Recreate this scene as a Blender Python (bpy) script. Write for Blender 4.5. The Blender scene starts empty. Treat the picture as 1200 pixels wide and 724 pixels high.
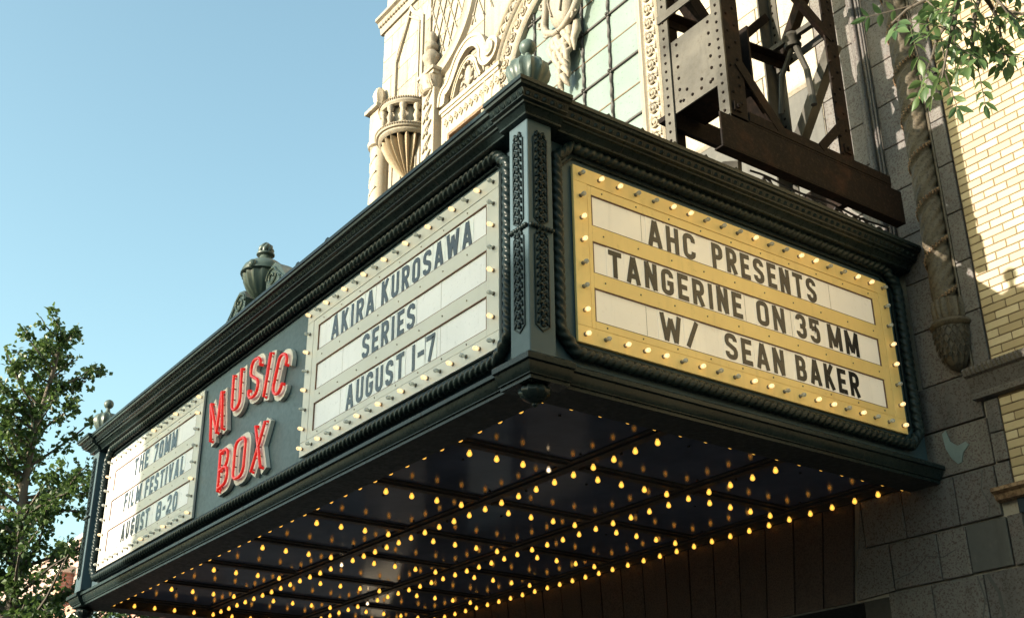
import bpy, math, random
from mathutils import Vector, Matrix
random.seed(7)
# ------------------------------------------------------------------ units
# S: one bulb spacing of the marquee soffit (0.25 m). z = 0 is the plane of the soffit bulbs.
S = 0.25
GZ = 17.46
def W(p):
    return Vector((p[0]*S, p[1]*S, (p[2]+GZ)*S))
scene = bpy.context.scene
COL = scene.collection
# ------------------------------------------------------------------ camera
cam_d = bpy.data.cameras.new('camera'); cam = bpy.data.objects.new('camera', cam_d); COL.objects.link(cam)
R = ((0.58187121, 0.81324612, -0.00752672), (-0.34209473, 0.23634893, -0.90945609), (-0.7378327, 0.53176116, 0.41573185))
M = Matrix(((R[0][0], -R[1][0], -R[2][0]), (R[0][1], -R[1][1], -R[2][1]), (R[0][2], -R[1][2], -R[2][2])))
cam.matrix_world = Matrix.Translation(W((23.84501861, -18.16043166, -11.05949688))) @ M.to_4x4()
cam_d.sensor_width = 36; cam_d.lens = 1399.715/1200*36
cam_d.clip_start = 0.05; cam_d.clip_end = 3000
scene.camera = cam
# ------------------------------------------------------------------ light
SUN = Vector((0.238, 1.0, -0.263)).normalized()
el = math.asin(-SUN.z)
az = math.atan2(-SUN.x, -SUN.y)          # compass angle of the sun from +Y
w = bpy.data.worlds.new('World'); scene.world = w; w.use_nodes = True
nt = w.node_tree; bg = nt.nodes['Background']
sky = nt.nodes.new('ShaderNodeTexSky'); sky.sky_type = 'NISHITA'; sky.sun_disc = False
sky.sun_elevation = el; sky.sun_rotation = az
sky.air_density = 1.0; sky.dust_density = 1.8; sky.ozone_density = 1.0
tint = nt.nodes.new('ShaderNodeMix'); tint.data_type = 'RGBA'; tint.blend_type = 'MULTIPLY'; tint.inputs[0].default_value = 1
tint.inputs[7].default_value = (1.12, 1.25, 1.04, 1)
nt.links.new(sky.outputs[0], tint.inputs[6]); nt.links.new(tint.outputs[2], bg.inputs[0]); bg.inputs[1].default_value = 0.14
sd = bpy.data.lights.new('sun', 'SUN'); sd.energy = 4.3; sd.angle = math.radians(0.5); sd.color = (1.0, 0.90, 0.74)
so = bpy.data.objects.new('sun', sd); COL.objects.link(so)
so.rotation_euler = SUN.to_track_quat('-Z', 'Y').to_euler()
scene.view_settings.view_transform = 'Standard'; scene.view_settings.look = 'None'
scene.view_settings.exposure = 1.42; scene.view_settings.gamma = 1.0
scene.render.engine = 'CYCLES'
try:
    scene.cycles.max_bounces = 8; scene.cycles.transparent_max_bounces = 12
except Exception: pass

# ------------------------------------------------------------------ materials
class NT:
    def __init__(s, name):
        s.m = bpy.data.materials.new(name); s.m.use_nodes = True; s.t = s.m.node_tree
        s.b = s.t.nodes['Principled BSDF']; s.out = s.t.nodes['Material Output']
    def n(s, typ, **k):
        x = s.t.nodes.new(typ)
        for a, b in k.items(): setattr(x, a, b)
        return x
    def l(s, a, b): s.t.links.new(a, b)
    def coord(s, scale=1.0, kind='Object'):
        c = s.n('ShaderNodeTexCoord'); mp = s.n('ShaderNodeMapping'); mp.inputs['Scale'].default_value = (scale,)*3 if not isinstance(scale, tuple) else scale
        if kind == 'World':
            g = s.n('ShaderNodeNewGeometry'); s.l(g.outputs['Position'], mp.inputs[0])
        else: s.l(c.outputs[kind], mp.inputs[0])
        return mp.outputs[0]
    def noise(s, vec, scale, detail=4, rough=.55):
        x = s.n('ShaderNodeTexNoise'); x.inputs['Scale'].default_value = scale; x.inputs['Detail'].default_value = detail
        x.inputs['Roughness'].default_value = rough; s.l(vec, x.inputs['Vector']); return x.outputs['Fac']
    def ramp(s, fac, stops):
        x = s.n('ShaderNodeValToRGB'); e = x.color_ramp.elements
        while len(e) < len(stops): e.new(.5)
        for i, (p, c) in enumerate(stops):
            e[i].position = p; e[i].color = (c, c, c, 1) if not isinstance(c, tuple) else (*c, 1)
        s.l(fac, x.inputs[0]); return x.outputs[0]
    def mix(s, fac, a, b, mode='MIX'):
        x = s.n('ShaderNodeMix'); x.data_type = 'RGBA'; x.blend_type = mode
        for v, i in ((fac, 0), (a, 6), (b, 7)):
            if isinstance(v, (int, float)): x.inputs[i].default_value = v
            elif isinstance(v, tuple): x.inputs[i].default_value = (*v, 1)
            else: s.l(v, x.inputs[i])
        return x.outputs[2]
    def bump(s, h, strength=.3, dist=.01):
        x = s.n('ShaderNodeBump'); x.inputs['Strength'].default_value = strength; x.inputs['Distance'].default_value = dist
        s.l(h, x.inputs['Height']); s.l(x.outputs[0], s.b.inputs['Normal'])
    def set(s, **k):
        for a, b in k.items():
            i = s.b.inputs[a.replace('_', ' ')]
            if isinstance(b, tuple): i.default_value = (*b, 1)
            elif isinstance(b, (int, float)): i.default_value = b
            else: s.l(b, i)
        return s

def paint(name, col, rough=.4, var=.12, dirt=(.03, .03, .028), dirt_amt=.25, spec=.5, bumps=.05):
    t = NT(name); p = t.coord(1.0, 'World')
    a = t.noise(p, 1.7, 6); b = t.noise(p, 23, 5, .7)
    c = t.mix(t.ramp(a, [(.35, 0.0), (.7, 1.0)]), tuple(x*(1-var) for x in col), tuple(min(1, x*(1+var)) for x in col))
    d = t.mix(t.ramp(b, [(.60, 0.0), (.80, dirt_amt)]), c, dirt)
    st = t.coord((2.6, 2.6, .35), 'World'); e = t.noise(st, 4, 5, .6)
    d = t.mix(t.ramp(e, [(.55, 0.0), (.85, dirt_amt)]), d, tuple(x*.55 for x in col))
    t.set(Base_Color=d, Specular_IOR_Level=spec)
    t.set(Roughness=t.ramp(b, [(.3, rough*.8), (.8, min(1, rough*1.5))]))
    if bumps: t.bump(t.noise(p, 60, 3), bumps, .004)
    return t.m
MAT = {}
MAT['green'] = paint('green_paint', (.013, .021, .021), .27, .3, spec=.17, dirt=(.035, .035, .03), dirt_amt=.3)
MAT['green_matte'] = paint('green_paint_panel', (.052, .086, .102), .42, .14, spec=.3)
MAT['green_pale'] = paint('pale_green_paint', (.085, .115, .100), .36, .2, spec=.4)  # lighter copy of the green paint, for finials and urn
MAT['soffit'] = paint('soffit_gloss_paint', (.085, .092, .135), .10, .25, dirt_amt=.25, spec=.025, bumps=.02)
MAT['beam'] = paint('soffit_beam_paint', (.045, .043, .046), .45, .25, spec=.06)
MAT['cream'] = paint('cream_sign_paint', (.54, .51, .46), .38, .05, dirt=(.25, .2, .15), dirt_amt=.2)
MAT['yellow'] = paint('yellow_sign_paint', (.95, .66, .25), .40, .07, dirt=(.35, .2, .07), dirt_amt=.4)
MAT['letterboard'] = paint('white_letterboard', (.76, .72, .73), .30, .06, dirt=(.5, .45, .4), dirt_amt=.45)
MAT['tile'] = paint('letter_tile_plastic', (.78, .76, .74), .2, .03, dirt=(.5, .45, .4), dirt_amt=.2)
MAT['edge'] = paint('rusty_brown_edge', (.16, .075, .04), .7, .2)
MAT['glow_board'] = paint('glowing_letterboard', (.86, .78, .68), .32, .06, dirt=(.55, .42, .3), dirt_amt=.45)
MAT['glow_tile'] = paint('glowing_letter_tile', (.90, .82, .72), .22, .03, dirt=(.5, .45, .4), dirt_amt=.2)
for k_ in ('glow_board', 'glow_tile'):      # warm glow added to brighten the side letter board
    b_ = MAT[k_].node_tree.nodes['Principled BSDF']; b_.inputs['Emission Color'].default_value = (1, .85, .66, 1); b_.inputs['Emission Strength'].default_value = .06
MAT['letter'] = paint('black_letter_plastic', (.016, .016, .018), .22, .1, dirt=(.04, .03, .025), dirt_amt=.3, spec=.5)
MAT['channel'] = paint('channel_letter_paint', (.58, .56, .50), .5, .1, dirt=(.2, .15, .1), dirt_amt=.4)
MAT['steel'] = paint('galvanised_steel', (.072, .066, .056), .6, .55, dirt=(.035, .025, .018), dirt_amt=.7, spec=.2, bumps=.2)
def rust():
    t = NT('rusty_steel'); p = t.coord(1.0, 'World')
    a = t.noise(p, 3, 8, .7); b = t.noise(p, 30, 5, .7)
    c = t.ramp(a, [(.3, (.004, .003, .003)), (.55, (.009, .0055, .004)), (.70, (.028, .012, .007)), (.85, (.04, .026, .02))])
    c = t.mix(t.ramp(b, [(.5, 0.), (.75, .5)]), c, (.05, .03, .022))
    t.set(Base_Color=c, Roughness=.75, Metallic=0.0, Specular_IOR_Level=.12); t.bump(b, .4, .004); return t.m
MAT['rust'] = rust()
def terra(name, base, speck, amt, lo=.52, hi=.62, scale=38, tint=(.45, .28, .2), tint_amt=.35):
    t = NT(name); p = t.coord(1.0, 'World')
    sp = t.noise(p, scale, 3, .65); big = t.noise(p, 1.3, 5); mid = t.noise(p, 9, 5, .7)
    c = t.mix(t.ramp(big, [(.3, 0.), (.75, 1.)]), tuple(x*.86 for x in base), base)
    c = t.mix(t.ramp(mid, [(.55, 0.), (.8, tint_amt)]), c, tint)
    c = t.mix(t.ramp(sp, [(lo, 0.), (hi, amt)]), c, speck)
    st = t.coord((3.2, 3.2, .3), 'World'); e = t.noise(st, 3, 5, .6)
    c = t.mix(t.ramp(e, [(.52, 0.), (.80, .55)]), c, tuple(x*.32 for x in base))
    oi = t.n('ShaderNodeObjectInfo')
    c = t.mix(1.0, c, t.ramp(oi.outputs['Random'], [(0., (.74, .73, .74)), (.5, (.95, .93, .92)), (1., (1.12, 1.08, 1.02))]), 'MULTIPLY')
    t.set(Base_Color=c, Roughness=.62, Specular_IOR_Level=.4); t.bump(sp, .35, .005); return t.m
MAT['terra'] = terra('cream_terracotta', (.36, .33, .275), (.25, .16, .09), .55, .52, .68, 46, (.34, .20, .11), .65)  # tan mottling also stands in for the warm shading of the relief
MAT['speckled'] = terra('speckled_terracotta', (.128, .120, .114), (.042, .020, .016), .80, .50, .62, 62, (.18, .11, .09), .45)
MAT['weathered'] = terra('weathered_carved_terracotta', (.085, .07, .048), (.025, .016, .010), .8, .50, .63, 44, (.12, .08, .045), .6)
MAT['tan_terra'] = terra('tan_terracotta', (.33, .27, .19), (.20, .12, .06), .6, .5, .66, 40, (.28, .16, .08), .6)  # browner terracotta for the fluted corbel
MAT['grimy_pale'] = terra('soot_specked_terracotta', (.30, .25, .18), (.15, .09, .05), .7, .45, .62, 60, (.22, .12, .06), .6)
MAT['red_stone'] = terra('dark_red_granite', (.075, .048, .04), (.025, .012, .010), .8, .46, .60, 70, (.05, .025, .018), .5)
MAT['cement'] = terra('grey_cement_patch', (.075, .075, .072), (.05, .047, .043), .4, .5, .7, 20, (.2, .18, .15), .3)
MAT['grimy'] = terra('rust_stained_stone', (.22, .14, .08), (.06, .03, .015), .8, .45, .6, 26, (.16, .08, .04), .6)
MAT['joint'] = terra('dark_mortar_joint', (.10, .09, .08), (.04, .035, .03), .6)
MAT['mortar'] = terra('brown_mortar', (.15, .10, .05), (.09, .06, .03), .5)
def brickmat():
    t = NT('yellow_glazed_brick'); p = t.coord(1.0, 'World'); oi = t.n('ShaderNodeObjectInfo')
    c = t.ramp(oi.outputs['Random'], [(0., (.30, .225, .12)), (.5, (.39, .305, .175)), (1., (.46, .37, .23))])
    a = t.noise(p, 40, 4, .7); c = t.mix(t.ramp(a, [(.55, 0.), (.8, .5)]), c, (.27, .19, .10))
    t.set(Base_Color=c, Roughness=.45); t.bump(a, .15, .004); return t.m
MAT['brick'] = brickmat()
def brickwall(name, c1, c2, mortar, sx, sz):
    t = NT(name); p = t.coord(1.0, 'World')
    sep = t.n('ShaderNodeSeparateXYZ'); t.l(p, sep.inputs[0]); cmb = t.n('ShaderNodeCombineXYZ')
    ad = t.n('ShaderNodeMath', operation='ADD'); t.l(sep.outputs[0], ad.inputs[0]); t.l(sep.outputs[1], ad.inputs[1])
    t.l(ad.outputs[0], cmb.inputs[0]); t.l(sep.outputs[2], cmb.inputs[1])
    b = t.n('ShaderNodeTexBrick'); t.l(cmb.outputs[0], b.inputs['Vector'])
    b.inputs['Scale'].default_value = 1; b.inputs['Brick Width'].default_value = sx; b.inputs['Row Height'].default_value = sz
    b.inputs['Mortar Size'].default_value = .006; b.inputs['Color1'].default_value = (*c1, 1); b.inputs['Color2'].default_value = (*c2, 1)
    b.inputs['Mortar'].default_value = (*mortar, 1)
    a = t.noise(p, 3, 5); c = t.mix(t.ramp(a, [(.4, 0.), (.8, .3)]), b.outputs['Color'], tuple(x*.5 for x in c1))
    t.set(Base_Color=c, Roughness=.7); return t.m
MAT['wallbrick'] = brickwall('yellow_brick_wall', (.44, .34, .19), (.52, .42, .26), (.26, .19, .11), .22, .0712)
MAT['redbrick'] = brickwall('red_brick_wall', (.30, .12, .08), (.36, .16, .11), (.35, .3, .26), .22, .075)
MAT['siding'] = paint('pink_siding', (.36, .24, .22), .6, .06, dirt=(.2, .14, .12))
MAT['stonecap'] = paint('pale_stone_coping', (.58, .52, .44), .7, .1)
MAT['glassdark'] = paint('dark_window_glass', (.03, .04, .05), .08, .2, spec=.8, bumps=0)
MAT['mint'] = paint('mint_window_panel', (.155, .205, .192), .3, .08, dirt=(.3, .4, .36), dirt_amt=.3)
MAT['iron'] = paint('dark_iron', (.05, .045, .045), .5, .2)
MAT['asphalt'] = paint('asphalt', (.05, .05, .052), .85, .2)
MAT['concrete'] = paint('sidewalk_concrete', (.13, .125, .115), .85, .1)
MAT['bark'] = paint('pale_bark', (.10, .08, .06), .85, .3, bumps=.3)
MAT['dark'] = paint('dark_entrance', (.02, .018, .017), .6, .2)
MAT['socket'] = paint('brass_socket', (.16, .12, .07), .4, .3)
MAT['whitepaint'] = paint('peeling_pale_paint', (.16, .21, .21), .35, .3)
def leafmat(name, c1, c2, trans=.35):
    t = NT(name); oi = t.n('ShaderNodeObjectInfo'); g = t.n('ShaderNodeNewGeometry')
    p = t.coord(1.0, 'World'); a = t.noise(p, 14, 3)
    wn = t.n('ShaderNodeTexWhiteNoise'); wn.noise_dimensions = '3D'
    c = t.mix(oi.outputs['Random'] if 'compound' in name else t.ramp(g.outputs['Random Per Island'], [(0., 0.), (1., 1.)]), c1, c2)
    t.set(Base_Color=c, Roughness=.42, Specular_IOR_Level=.5)
    tr = t.n('ShaderNodeBsdfTranslucent'); mx = t.n('ShaderNodeMixShader'); mx.inputs[0].default_value = trans
    c2n = t.mix(.5, c, tuple(min(1, x*1.8) for x in c2)); t.l(c2n, tr.inputs[0])
    t.l(t.b.outputs[0], mx.inputs[1]); t.l(tr.outputs[0], mx.inputs[2]); t.l(mx.outputs[0], t.out.inputs[0]); return t.m
MAT['leaf_far'] = leafmat('broad_leaves', (.018, .042, .012), (.08, .130, .032))
MAT['leaf_near'] = leafmat('compound_leaflets', (.030, .075, .028), (.13, .20, .07), .35)
def emis(name, col, st, base=None):
    t = NT(name); t.set(Base_Color=base or col, Roughness=.2); t.b.inputs['Emission Color'].default_value = (*col, 1)
    t.b.inputs['Emission Strength'].default_value = st; return t.m
MAT['core'] = emis('amber_bulb_core', (1.0, .75, .32), 1.6)
MAT['core_white'] = emis('white_bulb_core', (1.0, .80, .55), 2.6)
MAT['filament'] = emis('warm_filament', (1.0, .74, .42), .8)
MAT['neon'] = emis('red_neon_tube', (1.0, .02, .015), .16, (.50, .018, .015))
def glassy(name, tint, opac, em=None, es=0):
    t = NT(name); tr = t.n('ShaderNodeBsdfTransparent'); tr.inputs[0].default_value = (*tint, 1)
    mx = t.n('ShaderNodeMixShader'); t.set(Base_Color=tint, Roughness=.06, Specular_IOR_Level=.6)
    if em: t.b.inputs['Emission Color'].default_value = (*em, 1); t.b.inputs['Emission Strength'].default_value = es
    lw = t.n('ShaderNodeFresnel'); lw.inputs[0].default_value = 1.5
    f = t.n('ShaderNodeMath', operation='MULTIPLY_ADD'); t.l(lw.outputs[0], f.inputs[0]); f.inputs[1].default_value = 1 - opac; f.inputs[2].default_value = opac
    t.l(f.outputs[0], mx.inputs[0]); t.l(tr.outputs[0], mx.inputs[1]); t.l(t.b.outputs[0], mx.inputs[2]); t.l(mx.outputs[0], t.out.inputs[0]); return t.m
MAT['amber'] = glassy('amber_bulb_glass', (1.0, .60, .14), .62, (1.0, .52, .08), .42)
MAT['clear'] = glassy('clear_bulb_glass', (.93, .93, .90), .30)
MAT['clear_lit'] = glassy('lit_bulb_glass', (1.0, .93, .82), .25, (1.0, .75, .45), .15)

# ------------------------------------------------------------------ mesh helpers (all in S units, absolute positions)
class MB:
    def __init__(s): s.v = []; s.f = []; s.m = []
    def add(s, vs, fs, mi=0):
        o = len(s.v); s.v += [tuple(p) for p in vs]
        for f in fs: s.f.append(tuple(i+o for i in f)); s.m.append(mi)
    def box(s, x0, x1, y0, y1, z0, z1, mi=0, bev=0):
        if bev <= 0:
            vs = [(x, y, z) for x in (x0, x1) for y in (y0, y1) for z in (z0, z1)]
            s.add(vs, [(0, 1, 3, 2), (4, 6, 7, 5), (0, 4, 5, 1), (2, 3, 7, 6), (0, 2, 6, 4), (1, 5, 7, 3)], mi); return
        b = bev; vs = []; idx = {}
        c = ((x0, x1), (y0, y1), (z0, z1))
        for i in (0, 1):
            for j in (0, 1):
                for k in (0, 1):
                    e = (i, j, k)
                    for a in range(3):
                        p = []
                        for q in range(3):
                            val = c[q][e[q]]
                            if q != a: val += b if e[q] == 0 else -b
                            p.append(val)
                        idx[(e, a)] = len(vs); vs.append(tuple(p))
        fs = []
        for a in range(3):
            o = [q for q in range(3) if q != a]
            for side in (0, 1):
                L = []
                for (p, q) in ((0, 0), (1, 0), (1, 1), (0, 1)):
                    e = [0, 0, 0]; e[a] = side; e[o[0]] = p; e[o[1]] = q; L.append(idx[(tuple(e), a)])
                fs.append(tuple(L))
        for a in range(3):      # edge bevels along axis a
            o = [q for q in range(3) if q != a]
            for p in (0, 1):
                for q in (0, 1):
                    e0 = [0, 0, 0]; e0[o[0]] = p; e0[o[1]] = q; e1 = list(e0); e1[a] = 1
                    e0 = tuple(e0); e1 = tuple(e1)
                    fs.append((idx[(e0, o[0])], idx[(e1, o[0])], idx[(e1, o[1])], idx[(e0, o[1])]))
        for i in (0, 1):
            for j in (0, 1):
                for k in (0, 1):
                    e = (i, j, k); fs.append((idx[(e, 0)], idx[(e, 1)], idx[(e, 2)]))
        s.add(vs, fs, mi)
    def prism(s, poly, fn, d0, d1, mi=0):
        """polygon (u,v) list extruded from depth d0 to d1; fn(u,v,d)->xyz"""
        n = len(poly)
        s.add([fn(u, v, d0) for u, v in poly]+[fn(u, v, d1) for u, v in poly],
              [tuple(range(n)), tuple(range(2*n-1, n-1, -1))]+[(i, (i+1) % n, n+(i+1) % n, n+i) for i in range(n)], mi)
    def ribbon(s, pts, w, fn, d0, d1, closed=False, mi=0):
        n = len(pts); L = []; Rr = []
        for i in range(n):
            p = Vector(pts[i])
            if closed or 0 < i < n-1:
                a = (p-Vector(pts[i-1])).normalized(); b = (Vector(pts[(i+1) % n])-p).normalized()
            elif i == 0: a = b = (Vector(pts[1])-p).normalized()
            else: a = b = (p-Vector(pts[i-1])).normalized()
            na = Vector((-a.y, a.x)); nb = Vector((-b.y, b.x)); t = (na+nb)
            if t.length < 1e-6: t = na
            t.normalize(); k = (w/2)/max(.35, t.dot(na)); L.append(p+t*k); Rr.append(p-t*k)
        vs = [fn(q.x, q.y, d1) for q in L]+[fn(q.x, q.y, d1) for q in Rr]+[fn(q.x, q.y, d0) for q in L]+[fn(q.x, q.y, d0) for q in Rr]
        fs = []; m = n if closed else n-1
        for i in range(m):
            j = (i+1) % n
            fs += [(i, j, n+j, n+i), (i, 2*n+i, 2*n+j, j), (n+i, n+j, 3*n+j, 3*n+i)]
        if not closed: fs += [(0, n, 3*n, 2*n), (n-1, 3*n-1, 4*n-1, 2*n-1)]
        s.add(vs, fs, mi)
    def tube(s, path, r, n=8, mi=0, cap=True, closed=False, rf=None):
        P = [Vector(p) for p in path]; N = len(P); rings = []
        up = None
        for i in range(N):
            if closed: t = (P[(i+1) % N]-P[i-1])
            else: t = P[min(i+1, N-1)]-P[max(i-1, 0)]
            t = t.normalized() if t.length > 1e-9 else Vector((0, 0, 1))
            if up is None:
                up = Vector((0, 0, 1)) if abs(t.z) < .9 else Vector((0, 1, 0))
            a = (up-t*up.dot(t))
            if a.length < 1e-4: a = t.orthogonal()
            a.normalize(); b = t.cross(a); up = a
            ring = []
            rr = r[i] if isinstance(r, (list, tuple)) else r
            for k in range(n):
                th = 2*math.pi*k/n; q = rr*(rf(i, th) if rf else 1)
                ring.append(P[i]+a*(math.cos(th)*q)+b*(math.sin(th)*q))
            rings.append(ring)
        vs = [p for ring in rings for p in ring]; fs = []
        for i in range(N if closed else N-1):
            j = (i+1) % N
            for k in range(n):
                l = (k+1) % n; fs.append((i*n+k, i*n+l, j*n+l, j*n+k))
        if cap and not closed: fs += [tuple(range(n-1, -1, -1)), tuple(range((N-1)*n, N*n))]
        s.add(vs, fs, mi)
    def lathe(s, c, prof, n=16, mi=0, flute=None, axis='z', half=False):
        vs = []; K = n+1 if half else n
        for (r, z) in prof:
            for k in range(K):
                th = (math.pi*(1+k/n)) if half else 2*math.pi*k/n; q = r
                if flute: q *= 1-flute[1](z)*(.5-.5*math.cos(flute[0]*th)) if callable(flute[1]) else 1-flute[1]*(.5-.5*math.cos(flute[0]*th))
                a, b = q*math.cos(th), q*math.sin(th)
                if axis == 'z': p = (c[0]+a, c[1]+b, c[2]+z)
                elif axis == 'x': p = (c[0]+z, c[1]+a, c[2]+b)
                elif axis == '-y': p = (c[0]+a, c[1]-z, c[2]+b)
                vs.append(p)
        fs = []
        for i in range(len(prof)-1):
            for k in range(n):
                l = k+1 if half else (k+1) % n
                fs.append((i*K+k, i*K+l, (i+1)*K+l, (i+1)*K+k))
        if not half:
            if prof[0][0] > 1e-4: fs.append(tuple(range(n-1, -1, -1)))
            if prof[-1][0] > 1e-4: fs.append(tuple(range((len(prof)-1)*n, len(prof)*n)))
        s.add(vs, fs, mi)
    def ball(s, c, r, n=10, mi=0, sc=(1, 1, 1)):
        vs = []; m = max(4, n//2)
        for i in range(m+1):
            ph = math.pi*i/m
            for k in range(n):
                th = 2*math.pi*k/n
                vs.append((c[0]+r*sc[0]*math.sin(ph)*math.cos(th), c[1]+r*sc[1]*math.sin(ph)*math.sin(th), c[2]+r*sc[2]*math.cos(ph)))
        s.add(vs, [(i*n+k, (i+1)*n+k, (i+1)*n+(k+1) % n, i*n+(k+1) % n) for i in range(m) for k in range(n)], mi)
    def mesh(s, name, mats, origin=(0, 0, 0), smooth=None):
        me = bpy.data.meshes.new(name); o = Vector(origin)
        me.from_pydata([tuple((Vector(p)-o)*S) for p in s.v], [], s.f)
        for m in mats: me.materials.append(MAT[m])
        if len(mats) > 1: me.polygons.foreach_set('material_index', s.m)
        me.validate(); me.update()
        if smooth is not None:
            me.shade_smooth() if hasattr(me, 'shade_smooth') else me.polygons.foreach_set('use_smooth', [True]*len(me.polygons))
            try: me.set_sharp_from_angle(angle=math.radians(smooth))
            except Exception: pass
        return me
    def build(s, name, mats, parent=None, smooth=None, origin=None):
        if isinstance(mats, str): mats = [mats]
        po = tuple(parent['org']) if parent is not None else (0, 0, 0)
        o = Vector(origin) if origin is not None else Vector(po)
        return place(name, s.mesh(name, mats, o, smooth), o, parent)
def place(name, me, org, parent=None):
    ob = bpy.data.objects.new(name, me); COL.objects.link(ob); ob['org'] = tuple(org)
    if parent is not None:
        ob.parent = parent; ob.location = (Vector(org)-Vector(tuple(parent['org'])))*S
    else: ob.location = W(org)
    return ob
def thing(name, label, cat, org, group=None):
    ob = bpy.data.objects.new(name, None); COL.objects.link(ob); ob.location = W(org); ob['org'] = tuple(org)
    ob.empty_display_size = .1
    tag(ob, label, cat, group); return ob
def tag(o, label, cat, group=None):
    o['label'] = label; o['category'] = cat
    if group: o['group'] = group
    return o
def struct(o): o['kind'] = 'structure'; return o
def stuff(o): o['kind'] = 'stuff'; return o
def inst(src, org, parent, name=None):
    return place(name or src.name.split('.')[0], src.data, org, parent)
XZ = lambda u, v, d: (u, d, v)                 # flat work on a wall facing the street, d is y

# ------------------------------------------------------------------ ground
g = MB(); g.box(-3000, 3000, -3000, 3000, -GZ-1, -GZ-.6); struct(g.build('ground', 'concrete'))
g = MB(); g.box(-600, 600, -66, -14, -GZ-.58, -GZ-.5); struct(g.build('road', 'asphalt'))
g = MB(); g.box(-600, 600, -13.4, 60, -GZ-.59, -GZ); struct(g.build('pavement', 'concrete'))
g = MB(); g.box(-600, 600, -160, -66.6, -GZ-.59, -GZ); struct(g.build('pavement', 'concrete'))
g = MB(); g.box(-600, 600, -14, -13.4, -GZ-.59, -GZ+.02); g.box(-600, 600, -66.6, -66, -GZ-.59, -GZ+.02); struct(g.build('kerb', 'stonecap'))
g = MB()
for k in range(-40, 40): g.box(k*14, k*14+6, -40.3, -39.7, -GZ-.48, -GZ-.46)
o = g.build('lane_marking', 'letterboard'); struct(o)

# ================================================================== THE MARQUEE
XL = -34.0; YB = 15.2
mq = thing('marquee', 'dark green theatre marquee canopy with rope frames and rows of amber bulbs underneath', 'marquee', (-17, 7, .3))
def sweep(prof, closed_prof=False, path=None):
    """profile of (offset, z) swept round the three open sides of the marquee"""
    m = MB(); rows = []
    for (o, z) in prof: rows.append([(o, YB, z), (o, -o, z), (XL-o, -o, z), (XL-o, YB, z)])
    n = len(prof); vs = [p for r in rows for p in r]
    m.add(vs, [(i*4+k, i*4+k+1, (i+1)*4+k+1, (i+1)*4+k) for i in range(n-1) for k in range(3)])
    return m
def corner_sweep(prof, ys, xs, mirror=False):
    m = MB(); n = len(prof); vs = []
    for (o, z) in prof:
        r = [(o, ys, z), (o, -o, z), (xs, -o, z)]
        if mirror: r = [(XL-p[0], p[1], p[2]) for p in r]
        vs += r
    m.add(vs, [(i*3+k, i*3+k+1, (i+1)*3+k+1, (i+1)*3+k) for i in range(n-1) for k in range(2)])
    # end caps against the body
    for k in (0, 2):
        loop = [vs[i*3+k] for i in range(n)]
        m.add(loop, [tuple(range(n))])
    return m
def cove(o0, z0, o1, z1, n=6):
    out = []
    for i in range(1, n):
        a = math.pi/2*i/n; out.append((o1+(o0-o1)*(1-math.sin(a)), z0+(z1-z0)*(1-math.cos(a)) if False else z0+(z1-z0)*(math.sin(a)*.55+.45*i/n)))
    return out
d = -.17
top = [(.6, 8.24), (2.24, 8.24), (2.24, 8.12), (2.19, 8.10), (2.17, 8.03), (2.06, 8.01), (1.94, 7.82), (1.98, 7.82), (1.98, 7.79), (1.87, 7.76), (1.86, 7.71), (1.80, 7.70)]
top += cove(1.80, 7.70, 1.64, 7.56) + [(1.66, 7.55), (1.66, 7.50), (1.58, 7.48), (1.0, 7.47)]
topm = [(o+d if o > 1.01 else o, z-.02) for (o, z) in top]
m = sweep(topm); m.build('cornice', 'green', mq, smooth=25)
corner_sweep(top, -.42, .42).build('cornice', 'green', mq, smooth=25)
corner_sweep(top, -.42, .42, True).build('cornice', 'green', mq, smooth=25)
# low ledge
low = [(1.0, .62), (1.55, .52), (1.74, .40), (1.77, .37), (1.77, .22), (1.68, .20), (1.66, .14)]
low += [(1.64, .08), (1.60, .0), (1.56, -.06), (1.56, -.08), (1.50, -.09), (1.50, -.19), (1.0, -.19)]
lowm = [(o+d if o > 1.01 else o, z+(.02 if z < .3 else -.02)) for (o, z) in low]
sweep(lowm).build('lower_moulding', 'green', mq, smooth=25)
corner_sweep(low, -.25, .18).build('lower_moulding', 'green', mq, smooth=25)
corner_sweep(low, -.25, .18, True).build('lower_moulding', 'green', mq, smooth=25)
# sheet metal joints across the mouldings
def seam(prof, where, v, par):
    m_ = MB(); P = [(o+.005, z+(.004 if z > 8.2 else -.002)) for (o, z) in prof if o > 1.01]
    if where == 'side': A = [(o, v, z) for o, z in P]; B_ = [(o, v+.022, z) for o, z in P]
    else: A = [(v, -o, z) for o, z in P]; B_ = [(v+.03, -o, z) for o, z in P]
    n_ = len(P); m_.add(A+B_, [(i, i+1, n_+i+1, n_+i) for i in range(n_-1)]); m_.build('seam', 'dark', par)
for v in (1.9, 7.1, 11.9): seam(topm, 'side', v, mq); seam(lowm, 'side', v-.6, mq)
for v in (-3.1, -9.4, -15.2, -21.3, -27.0, -32.2): seam(topm, 'front', v, mq); seam(lowm, 'front', v-.5, mq)
# body walls: fascia panels behind the signs, underside lip
m = MB()
m.box(XL-1.0, 1.0, -1.0, -.7, -.15, 8.2); m.box(.7, 1.0, -.7, YB, -.15, 8.2); m.box(XL-1.0, XL-.7, -.7, YB, -.15, 8.2)
m.build('fascia', 'green_matte', mq)
m = MB(); m.box(XL-.7, .7, -.7, YB, 7.9, 8.1); m.build('roof_deck', 'asphalt', mq)
m = sweep([(1.3, -.175), (.14, -.175), (.14, -.10), (.22, -.05), (.22, .5)]); m.build('soffit_lip', 'dark', mq)
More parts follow.
